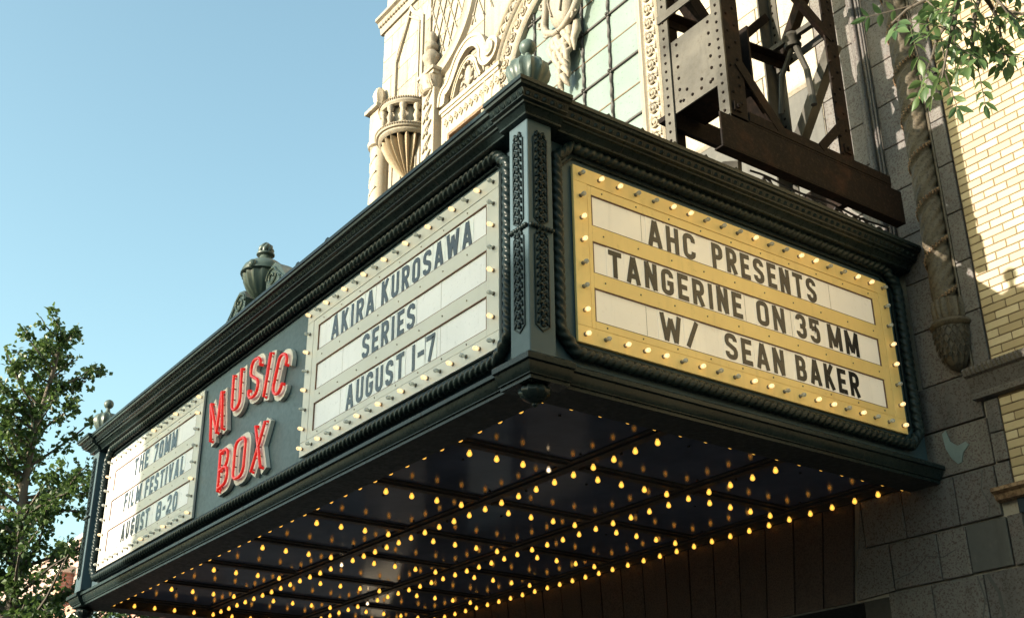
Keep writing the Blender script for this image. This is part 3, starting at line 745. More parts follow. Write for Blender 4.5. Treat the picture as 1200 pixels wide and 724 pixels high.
# solid wall behind (with the arch opening)
m = MB(); Y0, Y1 = YF+.14, YF+3
ro = 5.5; TOP = 58
m.box(-37.7, ACX-ro, Y0, Y1, .9, TOP); m.box(ACX+ro, 3.86, Y0, Y1, -3.35, TOP)
n = 40
for i in range(n):
    xa = ACX-ro+2*ro*i/n; xb = ACX-ro+2*ro*(i+1)/n
    za = zc+math.sqrt(max(0, ro*ro-(xa-ACX)**2)); zb = zc+math.sqrt(max(0, ro*ro-(xb-ACX)**2))
    m.add([(xa, Y0, za), (xb, Y0, zb), (xb, Y0, TOP), (xa, Y0, TOP), (xa, Y1, za), (xb, Y1, zb), (xb, Y1, TOP), (xa, Y1, TOP)], [(0, 1, 2, 3), (7, 6, 5, 4), (0, 4, 5, 1), (3, 2, 6, 7)])
m.box(ACX-ro, ACX+ro, Y0, Y1, .9, 9); m.box(-37.7, ACX+ro-.01, Y0, Y1, -3.35, .9)
m.build('wall', 'terra', fc)
m = MB(); m.box(3.2, 3.86, Y0, Y1, -GZ, -3.36); m.box(-37.7, -37, Y0, Y1, -GZ, -3.36); m.box(-2.4, 3.2, Y0, Y1, -GZ, -3.36); m.box(-37, -31, Y0, Y1, -GZ, -3.36); m.box(-31, -2.4, YF+6, YF+6.4, -GZ, -3.3); m.box(-31, -2.4, YF+.3, YF+6.4, -3.36, -3.2)
m.build('entrance', 'dark', fc)
def blocks(x0, x1, zs, wd, mat, y0=None, y1=None, off=.0, jig=.0, name='stone_block', g=.018, xsplit=None):
    y0 = YF if y0 is None else y0; y1 = YF+.16 if y1 is None else y1
    for r in range(len(zs)-1):
        za, zb = sorted((zs[r], zs[r+1]))
        if xsplit: xs = xsplit[r % len(xsplit)]
        else:
            xs = [x0]; x = x0+(wd*.5 if r % 2 else wd)+off
            while x < x1-.25*wd: xs.append(x); x += wd
            xs.append(x1)
        for i in range(len(xs)-1):
            j = random.uniform(-jig, jig)
            m = MB(); m.box(xs[i]+g, xs[i+1]-g, y0+j, y1, za+g, zb-g, bev=.02); m.build(name, mat, fc)
def zr(a, b, s): 
    out = [a]
    while out[-1]+s < b: out.append(out[-1]+s)
    out.append(b); return out
# --- right pier
blocks(-10.1, -1.2, zr(8.0, 32, 1.82), 2.4, 'terra', jig=.01)
blocks(-1.2, .55, [8.0, 8.7, 10.5, 12.34, 14.16, 16.0, 17.87, 19.7, 21.5], 1.75, 'speckled', jig=.01, off=2)
zz = [3.16, 5.15, 7.0, 8.85, 10.75, 12.6, 14.45, 16.3, 18.1, 20, 22]
blocks(1.15, 3.28, zz, 1.25, 'speckled', y0=YF+.05, off=.2, xsplit=[[1.15, 3.28], [1.15, 3.28]])
blocks(3.28, 3.88, zz, 2, 'speckled', y0=YF-.06, off=2, jig=.01)
m = MB()
for (xa, ya, r) in ((.62, YF-.02, .07), (.80, YF-.10, .12), (1.0, YF-.02, .06), (1.12, YF, .05)): m.tube([(xa, ya, 8.0), (xa, ya, 22)], r, 8)
m.build('pier_moulding', 'speckled', fc, smooth=50)
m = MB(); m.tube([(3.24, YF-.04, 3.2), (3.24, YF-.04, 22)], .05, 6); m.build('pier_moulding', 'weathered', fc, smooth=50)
# spiral column with beaded ribbon and acorn pendant
cx, cy = 2.72, YF-.06
path = []; z = 5.1
while z < 21.9: path.append((cx, cy, z)); z += .06
pitch = 1.9
def colr(i, th):
    z = 5.1+.06*i; ph = th-2*math.pi*z/pitch
    a = (ph/(2*math.pi)) % 1.0
    rib = math.exp(-((a-.5)/.05)**2)*.10-math.exp(-((a-.60)/.05)**2)*.16-math.exp(-((a-.40)/.05)**2)*.12
    leaf = .12*abs(math.sin(a*math.pi*4+th*1.5))
    return .92+rib+leaf
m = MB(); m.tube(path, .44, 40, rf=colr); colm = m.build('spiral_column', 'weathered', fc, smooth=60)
m = MB(); z = 5.4
while z < 21.8:
    for q in (0.0, .17):
        th = math.pi+2*math.pi*z/pitch+(q-.085)*1.3
        x_, y_ = cx-.63*math.cos(th)*0, 0
        # ring convention of the tube: a=(0,1,0)-ish, b=t x a
        px = cx-.47*math.sin(th); py = cy+.47*math.cos(th)
        if py < cy+.25: m.ball((px, py, z), .055 if q == 0 else .04, 6)
    z += .075
stuff(m.build('beaded_ribbon', 'grimy', colm, smooth=60))
ac = (2.78, YF-.10, 0)
m = MB(); m.lathe((ac[0], ac[1], 0), [(.56, 5.75), (.58, 5.5), (.56, 5.1), (.5, 4.98)], 40, flute=(14, .14)); m.lathe((ac[0], ac[1], 0), [(.5, 5.0), (.66, 4.97), (.72, 4.86), (.66, 4.75), (.58, 4.72)], 28)
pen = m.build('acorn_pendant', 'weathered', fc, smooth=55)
def acr(z): return .62*math.sqrt(max(0, 1-((4.75-z)/1.5)**2))
vs = MB(); prof = [(acr(4.75-1.5*i/14)+.001, 4.75-1.5*i/14) for i in range(15)]
vs.lathe((ac[0], ac[1], 0), prof, 40, flute=(13, lambda z: .12 if z < 4.3 else .05)); vs.build('acorn_cup', 'weathered', pen, smooth=55)
m = MB()
for r in range(5):
    z = 4.62-.22*r
    for k in range(9):
        th = (k+.5*(r % 2))*math.pi/9+math.pi; rr_ = acr(z)+.0
        if rr_ < .1: continue
        m.tube([(ac[0]+rr_*math.cos(th-.13), ac[1]+rr_*math.sin(th-.13), z+.08), (ac[0]+(rr_+.04)*math.cos(th), ac[1]+(rr_+.04)*math.sin(th), z-.08), (ac[0]+rr_*math.cos(th+.13), ac[1]+rr_*math.sin(th+.13), z+.08)], .022, 5)
stuff(m.build('leaf_scales', 'weathered', pen, smooth=60))
# --- lower stone courses of the pier
blocks(0, 0, [3.14, 1.57], 0, 'speckled', xsplit=[[.4, 3.3]], jig=0)
blocks(0, 0, [1.55, .0], 0, 'speckled', xsplit=[[.4, 3.36]], y0=YF+.01)
blocks(0, 0, [-.02, -1.64], 0, 'speckled', xsplit=[[-1.95, -.25, 1.8, 3.30]])
blocks(0, 0, [-.02, -.9], 0, 'speckled', xsplit=[[3.33, 3.88]], y0=YF-.03)
blocks(0, 0, [-1.67, -3.22], 0, 'speckled', xsplit=[[-1.0, .85, 1.95]], y0=YF+.005)
blocks(0, 0, [-1.67, -3.22], 0, 'speckled', xsplit=[[3.42, 3.95]], y0=YF+.005)
blocks(0, 0, [-1.68, -3.20], 0, 'cement', xsplit=[[1.95, 3.40]], y0=YF+.0, name='cement_patch')
blocks(0, 0, [-3.25, -5.2], 0, 'speckled', xsplit=[[-1.3, .4, 2.3, 3.9]])
blocks(0, 0, [-5.2, -7.2], 0, 'speckled', xsplit=[[-2.4, -.2, 1.8, 3.9]])
blocks(0, 0, [-7.2, -9.5, -12, -14.5, -17.4], 0, 'speckled', xsplit=[[-2.4, .8, 3.9], [-2.4, -.6, 1.9, 3.9]])
blocks(0, 0, [.0, .95, 2.05], 0, 'speckled', xsplit=[[3.40, 3.90]], y0=YF-.05)
# big left wedge course piece beside the voussoirs
m = MB(); m.prism([(-1.03, -1.66), (-1.03, -3.22), (-2.6, -3.3), (-2.03, -.3), (-1.97, -.02), (-1.97, -1.66)], XZ, YF+.01, YF+.2); m.build('stone_block', 'speckled', fc)
# flat arch of slabs under the canopy
x = -2.02
while x > -34:
    ln = lambda q: .022*(q+12)
    z0, z1 = -3.32, .42; a, b = x-.035, x-1.42+.035
    t0, t1 = ln(x), ln(x-1.42)
    jy = random.uniform(-.01, .015)
    m = MB(); m.prism([(a-t0*.7, z1), (b-t1*.7, z1), (b-t1*-z0*1.0, z0), (a-t0*-z0*1.0, z0)], XZ, YF+.01+jy, YF+.3); m.build('arch_slab', 'red_stone', fc); x -= 1.42
# cracks and old repairs: thin mortar lines proud of the stone
m = MB()
def crack(pts, wd=.03): m.ribbon(pts, wd, lambda u, v, d: (u, YF-d, v), -.002, .006)
m = MB(); crack([(-1.0, -2.9), (-.2, -2.75), (.4, -2.35), (1.0, -2.5), (1.5, -2.35)], .025); m.build('mortar_crack', 'cement', fc); m = MB(); crack([(2.9, -.1), (2.75, -.7), (2.95, -1.2), (2.85, -1.6)], .035); m.build('mortar_crack', 'cement', fc); m = MB()
crack([(2.1, -3.3), (2.25, -4.0), (2.05, -4.6), (2.2, -5.1)], .05); m.build('mortar_crack', 'cement', fc); m = MB(); crack([(2.45, -3.3), (2.75, -3.9), (2.8, -5.1)], .11)
m.build('mortar_crack', 'cement', fc)
m = MB(); m.prism([(1.95, 1.42), (2.1, 1.5), (2.2, 1.1), (2.45, .88), (2.75, .95), (2.86, .82), (2.6, .62), (2.5, .32), (2.35, .30), (2.15, .55), (2.0, .9)], lambda u, v, d: (u-.25, YF-d, v), -.005, .03)
m.build('peeling_paint', 'whitepaint', fc)
# moulded ledge on the right
led = MB()
def ledge(mb, x0, x1, pr):
    n = len(pr); mb.add([(x0, YF-o, z) for o, z in pr]+[(x1, YF-o, z) for o, z in pr], [(i, i+1, n+i+1, n+i) for i in range(n-1)]+[tuple(range(n)), tuple(range(2*n-1, n-1, -1))])
ledge(led, 3.15, 12, [(-.1, 3.1), (.55, 3.1), (.6, 3.0), (.55, 2.84), (.42, 2.78), (.30, 2.5), (.22, 2.32), (.26, 2.26), (.24, 2.12), (-.1, 2.08)])
lo = led.build('ledge_moulding', 'speckled', fc, smooth=30)
m = MB(); x = 3.25
while x < 11.9: m.tube([(x, YF-.53, 3.08), (x+.03, YF-.58, 2.98), (x+.06, YF-.52, 2.84)], .05, 5); x += .16
stuff(m.build('leaf_moulding', 'weathered', lo, smooth=50))
led = MB(); ledge(led, 3.3, 12, [(-.1, -.86), (.4, -.86), (.42, -.98), (.25, -1.05), (.2, -1.22), (-.1, -1.25)]); led.build('ledge_moulding', 'grimy', fc, smooth=30)
m = MB(); m.box(3.95, 12, YF+.5, YF+.6, -GZ, -1.7); m.box(3.9, 12, YF-.02, YF+.6, -1.7, -1.26); m.build('shop_window', 'glassdark', fc)
# --- grey cement wall area behind the steel tower and its sloped ledge
m = MB(); m.box(-9.9, -1.25, YF-.03, YF, 8.0, 17.2); m.build('cement_patch', 'cement', fc)
led = MB(); ledge(led, -9.9, -1.2, [(0, 17.5), (.12, 17.45), (.14, 17.3), (.05, 17.15), (0, 17.15)]); led.build('ledge_moulding', 'terra', fc)

# --- arched window: archivolt
def arch_sweep(prof, z0=9.0, n=36, dmax=None):
    m = MB(); st = []
    for (r, y) in prof:
        row = [(ACX-r, y, z0), (ACX-r, y, (z0+zc)/2), (ACX-r, y, zc)]
        row += [(ACX-r*math.cos(math.pi*i/n), y, zc+r*math.sin(math.pi*i/n)) for i in range(1, n)]
        row += [(ACX+r, y, zc), (ACX+r, y, (z0+zc)/2), (ACX+r, y, z0)]; st.append(row)
    K = len(st[0]); m.add([p for r in st for p in r], [(i*K+k, i*K+k+1, (i+1)*K+k+1, (i+1)*K+k) for i in range(len(st)-1) for k in range(K-1)]); return m
aw = [(5.38, YF+.5), (5.38, YF+.02), (5.45, YF-.06), (5.55, YF-.02), (5.62, YF-.1), (5.74, YF-.12), (5.80, YF-.02)]
arch_sweep(aw).build('arch_moulding', 'terra', fc, smooth=40)
arch_sweep([(5.80, YF-.02), (5.84, YF+.03), (6.68, YF+.03), (6.72, YF-.04), (6.84, YF-.12), (6.92, YF-.04), (6.92, YF+.2)]).build('arch_band', 'terra', fc, smooth=40)
# left side carries wider outer rings
def arc_ring(cx, cz, r0, r1, prof, a0, a1, n=30):
    m = MB(); st = []
    for (r, y) in prof: st.append([(cx+r*math.cos(math.radians(a0+(a1-a0)*i/n)), y, cz+r*math.sin(math.radians(a0+(a1-a0)*i/n))) for i in range(n+1)])
    K = n+1; m.add([p for r in st for p in r], [(i*K+k, i*K+k+1, (i+1)*K+k+1, (i+1)*K+k) for i in range(len(st)-1) for k in range(K-1)]); return m
for (ra, rb) in ((7.0, 7.3), (7.9, 8.3)):
    arc_ring(ACX, zc, 0, 0, [(ra, YF+.1), (ra+.05, YF-.12), ((ra+rb)/2, YF-.2), (rb-.05, YF-.12), (rb, YF+.1)], 60, 182, 36).build('arch_moulding', 'terra', fc, smooth=50)
# running scroll ornament on the band
m = MB(); pts = [(0+.36*(1-i/20)*math.cos(i*.62), -.02-.004*i, .36*(1-i/20)*math.sin(i*.62)) for i in range(16)]; m.tube(pts, .06, 6); m.ball((0, -.05, 0), .12, 8)
m.tube([(.30, 0, .1), (.42, -.02, .4), (.2, -.02, .62), (-.1, 0, .68)], [.06, .07, .06, .03], 6); m.ball((-.32, -.0, .42), .1, 6, sc=(1, .5, 1.3))
sc_me = m.mesh('band_scroll', ['terra'], (0, 0, 0), smooth=60)
r = 6.26
z = 9.6
while z < zc: 
    for s_ in (-1, 1):
        o = place('band_scroll', sc_me, (ACX+s_*r, YF, z), fc)
    z += .82
a = 4
while a < 180:
    o = place('band_scroll', sc_me, (ACX+r*math.cos(D(a)), YF, zc+r*math.sin(D(a))), fc); o.rotation_euler = (0, -D(a), 0); a += 7.4
a = 120
m2 = MB(); m2.ball((0, 0, 0), .2, 8, sc=(1, .6, 1.4)); m2.tube([(-.2, 0, -.3), (.1, -.05, -.1), (.25, -.05, .2), (0, 0, .45)], .07, 6); lf_me = m2.mesh('band_leaf', ['terra'], (0, 0, 0), smooth=60)
while a < 180:
    o = place('band_leaf', lf_me, (ACX+7.6*math.cos(D(a)), YF-.02, zc+7.6*math.sin(D(a))), fc); o.rotation_euler = (0, -D(a), 0); a += 5.2
z = zc
while z > 22: place('band_leaf', lf_me, (ACX-7.6, YF-.02, z), fc); z -= .7
m = MB()
for (ra, rb) in ((7.0, 7.3), (7.9, 8.3)):
    m.box(ACX-rb, ACX-ra, YF-.14, YF+.1, 9, zc)
m.build('arch_moulding', 'terra', fc)
# window: panes, mullions, rings
YG = YF+.30
mx = [ACX-5.4, -20.35, -18.25, -16.15, -14.0, ACX+5.4]; mz = [9, 14.45, 18.0, 21.6, 25.2, 28.77, 32.35, 35]
win = MB(); win.box(ACX-5.4, ACX+5.4, YG+.12, YG+.2, 9, 34.2); wobj = win.build('arched_window', 'iron', fc)
for i in range(5):
    for j in range(7):
        for h_ in (0, 1):
            za = mz[j] if h_ == 0 else (mz[j]+mz[j+1])/2; zb = (mz[j]+mz[j+1])/2 if h_ == 0 else mz[j+1]
            cxm = (mx[i]+mx[i+1])/2
            lim = zc+math.sqrt(max(0, 5.4**2-(min(abs(mx[i]-ACX), abs(mx[i+1]-ACX)))**2))
            if za > lim: continue
            m = MB(); m.box(mx[i]+.04, mx[i+1]-.04, YG+random.uniform(-.01, .01), YG+.1, za+.03, zb-.03, bev=.01); m.build('pane', 'mint', wobj)
def twisted(a, b, r):
    a, b = Vector(a), Vector(b); n = int((b-a).length/.08); m_ = MB()
    m_.tube([a+(b-a)*(i/n) for i in range(n+1)], r, 8, rf=lambda i, th: 1+.22*math.cos(2*th+i*.55)); return m_
for x in mx[1:5]:
    twisted((x, YG-.06, 9), (x, YG-.06, zc+math.sqrt(5.4**2-(x-ACX)**2)), .085).build('mullion', 'iron', wobj, smooth=60)
for z in mz[1:7]:
    hw = 5.4 if z < zc else math.sqrt(5.4**2-(z-zc)**2)
    m = MB(); m.tube([(ACX-hw, YG-.05, z), (ACX+hw, YG-.05, z)], .075, 8); m.build('transom', 'iron', wobj, smooth=60)
    if z < 34:
        for x in mx[1:5]:
            m = MB()
            for k in range(4):
                th = k*math.pi/2+.78; m.ball((x+.12*math.cos(th), YG-.12, z+.12*math.sin(th)), .08, 7)
            m.ball((x, YG-.18, z), .1, 8); m.build('rosette', 'iron', wobj, smooth=60)
m = MB()
for j in range(7):
    z = (mz[j]+mz[j+1])/2
    if z < 33.5: m.box(ACX-5.3, ACX+5.3, YG-.03, YG+.02, z-.035, z+.035)
m.build('glazing_bar', 'mortar', wobj)
# cartouche hanging in the arch
ca = MB(); K = (-17.15, YF-.25, 31.3)
ca.ball(K, 1.0, 18, sc=(1.15, .55, 1.7)); 
for s_ in (-1, 1):
    ca.tube([(K[0]+s_*1.1, K[1]+.05, K[2]+1.7), (K[0]+s_*1.55, K[1]-.1, K[2]+1.0), (K[0]+s_*1.45, K[1]-.2, K[2]+.1), (K[0]+s_*1.75, K[1]-.1, K[2]-.7), (K[0]+s_*1.35, K[1]-.2, K[2]-1.4), (K[0]+s_*.5, K[1]-.25, K[2]-1.9), (K[0], K[1]-.3, K[2]-2.0)], [.16, .24, .2, .26, .24, .2, .16], 10)
    for (dx, dz, r) in ((1.75, .7, .33), (1.95, -.55, .36), (1.3, -1.55, .32)):
        sp = [(K[0]+s_*(dx+r*(1-i/18)*math.cos(i*.6)), K[1]-.18-.01*i, K[2]+dz+r*(1-i/18)*math.sin(i*.6)) for i in range(14)]
        ca.tube(sp, .09, 7)
    ca.tube([(K[0]+s_*.5, K[1]-.5, K[2]+1.5), (K[0]+s_*.75, K[1]-.52, K[2]+.3), (K[0]+s_*.4, K[1]-.5, K[2]-.9)], .06, 6)
ca.v = [(K[0]+(a-K[0])*.86, b, K[2]+(c_-K[2])*.95) for (a, b, c_) in ca.v]
ca_o = ca.build('cartouche', 'terra', fc, smooth=60)
m = MB()
for r in range(7):
    wv = .85*(1-r/8.0); n = max(2, 6-r)
    for k in range(n):
        x = K[0]+(k-(n-1)/2)*wv*2/max(1, n-1)*.75+random.uniform(-.08, .08); z = 29.1-.45*r
        m.tube([(x, YF-.15, z+.35), (x+random.uniform(-.15, .15), YF-.42, z+.05), (x+random.uniform(-.2, .2), YF-.3, z-.35), (x+random.uniform(-.1, .1), YF-.15, z-.6)], [.15, .22, .17, .05], 7)
for s_ in (-1, 1):
    m.tube([(K[0]+s_*1.0, YF-.1, 29.6), (K[0]+s_*1.15, YF-.25, 28.9), (K[0]+s_*.95, YF-.3, 28.4), (K[0]+s_*.8, YF-.15, 27.8)], [.2, .26, .2, .06], 8)
m.ball((K[0], YF-.45, 28.3), .3, 10, sc=(1.4, .7, .8)); m.build('leaf_drop', 'terra', ca_o, smooth=60)

# --- left bay
blocks(-31.3, -25.2, zr(24.2, 50, 1.9), 3.1, 'terra', y0=YF+.06, y1=YF+.15)
# panel frame with entablature at z = 31.2
m = MB(); m.box(-29.7, -23.2, YF-.28, YF+.1, 30.95, 31.25, bev=.02); m.box(-29.55, -23.35, YF-.2, YF+.1, 30.72, 30.95); m.box(-29.6, -28.8, YF-.14, YF+.1, 20, 30.7, bev=.02); m.box(-24.1, -23.3, YF-.14, YF+.1, 20, 30.7, bev=.02)
m.box(-28.8, -24.1, YF-.13, YF+.1, 29.2, 30.7, bev=.02); m.box(-28.3, -24.6, YF-.02, YF+.12, 20, 29.19); m.build('panel_frame', 'terra', fc)
m = MB(); m.ribbon([(-28.65, 20), (-28.65, 29.0), (-24.25, 29.0), (-24.25, 20)], .22, lambda u, v, d_: (u, YF-d_, v), -.1, .24); m.box(-28.2, -24.7, YF-.03, YF+.0, 20, 28.6); m.build('panel_frame', 'grimy', fc)
m = MB(); x = -29.2
while x < -23.6:
    m.tube([(x, YF-.16, 30.0), (x+.18, YF-.2, 30.25), (x+.36, YF-.17, 30.0), (x+.2, YF-.15, 29.75)], .07, 6); m.ball((x+.2, YF-.18, 30.0), .09, 6); x += .55
z = 28.6
while z > 22:
    for x in (-29.2, -23.7): m.ball((x, YF-.16, z), .18, 7, sc=(1, .5, 1.4)); 
    z -= .55
stuff(m.build('relief_ornament', 'terra', fc, smooth=60))
# scroll pediment: big curved sweep ending in a volute
def mold(pts, w_, y, mat='terra', name='scroll_pediment', par=None, n=8):
    m_ = MB(); P = []
    for i in range(len(pts)-1):     # catmull-rom
        p0 = Vector(pts[max(0, i-1)]); p1 = Vector(pts[i]); p2 = Vector(pts[i+1]); p3 = Vector(pts[min(len(pts)-1, i+2)])
        for k in range(n):
            t = k/n; P.append(.5*((2*p1)+(-p0+p2)*t+(2*p0-5*p1+4*p2-p3)*t*t+(-p0+3*p1-3*p2+p3)*t**3))
    P.append(Vector(pts[-1]))
    for (o, dp) in ((0, .30), (-.36*w_, .36), (.36*w_, .36)):
        # offset rails
        Q = []
        for i, p in enumerate(P):
            t = (P[min(i+1, len(P)-1)]-P[max(i-1, 0)]).normalized(); nn = Vector((-t.y, t.x)); Q.append(p+nn*o)
        m_.ribbon([(q.x, q.y) for q in Q], w_*(.75 if o == 0 else .24), lambda u, v, d_: (u, y-d_, v), -.1, dp-.12)
    return m_.build(name, mat, par or fc, smooth=35)
mold([(-29.5, 31.5), (-29.3, 32.3), (-28.7, 32.6), (-28.2, 33.2), (-27.6, 34.0), (-26.6, 34.5), (-25.6, 34.2), (-25.0, 33.4), (-24.9, 32.6), (-24.5, 32.1), (-23.9, 32.2), (-23.7, 32.7), (-24.1, 33.0), (-24.35, 32.7)], .9, YF-.1)
mold([(-28.3, 31.5), (-27.9, 32.4), (-27.2, 33.2), (-26.5, 33.4), (-25.9, 32.9), (-25.6, 32.1), (-25.3, 31.5)], .35, YF)
m = MB(); m.ball((-26.7, YF-.05, 32.3), .5, 12, sc=(.8, .35, 1.5))
for k in range(9):
    th = k*2*math.pi/9; m.tube([(-26.7+.55*math.cos(th), YF-.1, 32.3+.85*math.sin(th)), (-26.7+.8*math.cos(th+.2), YF-.15, 32.3+1.05*math.sin(th+.2))], [.13, .06], 6)
m.build('shield', 'terra', fc, smooth=60)
# volute seen at the right end stands proud as a roll
m = MB(); m.lathe((-24.1, YF+.1, 32.6), [(0, .62), (.2, .6), (.3, .5), (.5, .55), (.55, .2), (.5, 0)], 20, axis='-y'); m.build('volute', 'terra', fc, smooth=40)
# large round frame above
pr = [(4.0, YF+.1), (4.05, YF-.15), (4.25, YF-.22), (4.4, YF-.1), (4.75, YF-.05), (4.95, YF-.2), (5.15, YF-.25), (5.3, YF+.1)]
arc_ring(-31.0, 39.2, 0, 0, pr, -95, 40).build('round_frame', 'terra', fc, smooth=50)
m = MB()
for k in range(-4, 6):
    m.ribbon([(-31+k*.9, 36), (-28+k*.9, 44)], .07, lambda u, v, d_: (u, YF-d_, v), -.06, .03); m.ribbon([(-27+k*.9, 36), (-30+k*.9, 44)], .07, lambda u, v, d_: (u, YF-d_-.01, v), -.05, .02)
stuff(m.build('lattice_relief', 'terra', fc))
# pilaster with capital and urn
m = MB(); m.box(-31.35, -29.9, YF-.55, YF+.1, 20, 33.2, bev=.03); pl2 = m.build('pilaster', 'terra', fc)
m = MB(); m.box(-31.6, -29.65, YF-.85, YF+.1, 34.35, 34.6, bev=.02); m.box(-31.5, -29.75, YF-.72, YF+.1, 34.1, 34.35); m.lathe((-30.62, YF-.2, 0), [(.62, 33.0), (.72, 33.1), (.62, 33.2), (.66, 33.5), (.85, 34.1)], 20)
for k in range(8):
    x = -31.3+.19*k; m.tube([(x, YF-.6, 33.2), (x, YF-.78, 33.6), (x+.05, YF-.85, 34.0)], [.06, .09, .05], 6)
m.build('capital', 'terra', pl2, smooth=45)
m = MB(); m.lathe((-30.62, YF-.35, 34.6), [(.5, 0), (.5, .2), (.3, .3), (.28, .5), (.5, .8), (.62, 1.1), (.6, 1.35), (.42, 1.6), (.3, 1.75), (.45, 1.85), (.5, 2.1), (.34, 2.35), (.28, 2.5), (.4, 2.75), (.28, 3.1), (0, 3.35)], 22, flute=(9, .1)); m.build('stone_urn', 'terra', fc, smooth=50)
m = MB()
for k in range(11):
    z = 21+1.1*k; m.tube([(-31.1, YF-.6, z), (-30.6, YF-.68, z+.5), (-30.15, YF-.6, z+1.0)], .07, 6); m.ball((-30.62, YF-.6, z+.2), .15, 7)
stuff(m.build('relief_ornament', 'terra', fc, smooth=60))
# left tower part
blocks(-37.7, -31.4, zr(24, 42.3, 1.75), 2.3, 'terra', y0=YF-.02)
blocks(-37.5, -31.4, zr(43.6, 56, 1.75), 2.3, 'terra', y0=YF-.02)
m = MB(); ledge(m, -38.1, -30.0, [(-.1, 43.6), (.6, 43.6), (.62, 43.35), (.4, 43.25), (.3, 42.95), (.2, 42.9), (.12, 42.4), (-.1, 42.35)]); co = m.build('tower_cornice', 'terra', fc, smooth=30)
m = MB(); x = -37.9
while x < -30.2: m.ball((x, YF-.28, 43.05), .13, 6, sc=(1, 1, 1.3)); x += .36
stuff(m.build('egg_moulding', 'terra', co, smooth=60))
m = MB(); m.ribbon([(-35.9, 24), (-35.9, 38.6), (-35.5, 39.6), (-34.7, 40.8), (-34.1, 41.9), (-33.9, 42.1), (-33.4, 41.4), (-32.6, 40.7), (-32.3, 40.4), (-32.3, 24)], .30, lambda u, v, d_: (u, YF-d_, v), -.02, .16)
m.ribbon([(-35.62, 24), (-35.62, 38.5), (-34.0, 41.4), (-32.6, 40.2), (-32.6, 24)], .08, lambda u, v, d_: (u, YF-d_, v), -.02, .20); m.build('blind_panel', 'terra', fc)
# half round balcony
bc = (-33.75, YF-.02, 0); bal = MB()
bal.lathe(bc, [(1.7, 33.0), (1.92, 33.05), (2.02, 33.2), (1.98, 33.32), (1.88, 33.36), (1.9, 33.5), (1.75, 33.62), (1.6, 33.66), (0, 33.67)], 36, half=True)
bal.lathe(bc, [(1.6, 31.62), (1.9, 31.6), (2.1, 31.5), (2.18, 31.32), (2.12, 31.18), (1.98, 31.14), (2.0, 31.02), (1.9, 30.9), (1.8, 30.85)], 36, half=True)
bal.lathe(bc, [(1.45, 33.1), (1.45, 31.6)], 24, half=True)
bo = bal.build('balcony', 'terra', fc, smooth=35)
m = MB()
for k in range(40):
    th = math.pi*(1+(k+.5)/40)
    m.ball((bc[0]+2.02*math.cos(th), bc[1]+2.02*math.sin(th), 33.42), .07, 5, sc=(1, 1, 1.2)); m.ball((bc[0]+2.17*math.cos(th), bc[1]+2.17*math.sin(th), 31.36), .075, 5, sc=(1, 1, 1.2))
stuff(m.build('bead_moulding', 'grimy_pale', bo, smooth=60))
for k in range(6):
    th = math.pi*(1+(k+.5)/6); p = (bc[0]+1.75*math.cos(th), bc[1]+1.75*math.sin(th), 31.6)
    m = MB(); m.lathe(p, [(.24, 0), (.24, .1), (.13, .18), (.2, .42), (.24, .6), (.16, .85), (.12, 1.0), (.22, 1.15), (.24, 1.42)], 12); m.build('baluster', 'terra', bo, smooth=50)
m = MB(); prof = [(1.82, 30.86), (1.78, 30.6), (1.6, 30.2), (1.32, 29.75), (.98, 29.3), (.62, 28.85), (.35, 28.5), (.2, 28.2), (.3, 28.05), (.26, 27.85), (0, 27.7)]
m.lathe((bc[0], YF, 0), prof, 80, half=True, flute=(20, lambda z: .26 if z > 28.3 else 0)); m.build('fluted_corbel', 'tan_terra', bo, smooth=50)
m = MB(); m.box(-38.3, -36.6, YF-1.0, YF+.1, 35.3, 35.6, bev=.03); m.box(-38.0, -36.2, YF-.7, YF+.1, 32.5, 35.3, bev=.03); m.build('capital', 'terra', fc)
m = MB(); m.lathe((-36.9, YF-.3, 0), [(.7, 32.5), (.95, 32.4), (.9, 32.15), (.7, 32.05), (.66, 20)], 22); m.build('engaged_column', 'terra', fc, smooth=50)
m = MB()
for k in range(9):
    z = 22+1.2*k; m.tube([(-37.4, YF-.8, z), (-37.0, YF-1.0, z+.45), (-36.5, YF-.9, z+.95)], .08, 6)
stuff(m.build('relief_ornament', 'terra', fc, smooth=60))
m = MB(); m.box(-35.7, -34.6, YF-.12, YF+.1, 20, 31, bev=.03); m.build('panel_frame', 'terra', fc)
m = MB(); m.lathe((-37.3, YF-.4, 35.6), [(.3, 0), (.3, .2), (.42, .5), (.5, .9), (.4, 1.3), (.25, 1.6), (0, 1.75)], 14, flute=(7, .15)); m.build('stone_urn', 'terra', fc, smooth=50)
# ================================================================== BRICK WALL on the right
bw = thing('brick_building', 'yellow brick building wall to the right of the carved column', 'building', (8, 15.3, -GZ))
m = MB(); m.box(3.9, 60, YF+.05, YF+8, -1.27, 46); m.box(12.2, 60, YF+.05, YF+8, -GZ, -1.27); m.build('wall', 'wallbrick', bw)
m = MB(); m.box(3.89, 9.0, YF+.02, YF+.06, -.8, 22); m.build('mortar_bed', 'mortar', bw)
ch = .2853; bl = .86
def bk(wd): 
    m_ = MB(); m_.box(-wd/2+.018, wd/2-.018, 0, .08, -ch/2+.02, ch/2-.02, bev=.012); return m_.mesh('brick', ['brick'], (0, 0, 0))
full = bk(bl); half = bk(bl/2)
cand = []
z = -.7; r = 0
while z < 21:
    x = 3.9 if r % 2 == 0 else 3.9
    seq = []
    if r % 2: seq.append((x+bl/4, 'h')); x += bl/2
    while x < 8.6: seq.append((x+bl/2, 'f')); x += bl
    for s_ in seq: cand.append((s_[0], z, s_[1]))
    z += ch; r += 1
cand = [c_ for c_ in cand if not (2.0 < c_[1] < 3.2)]
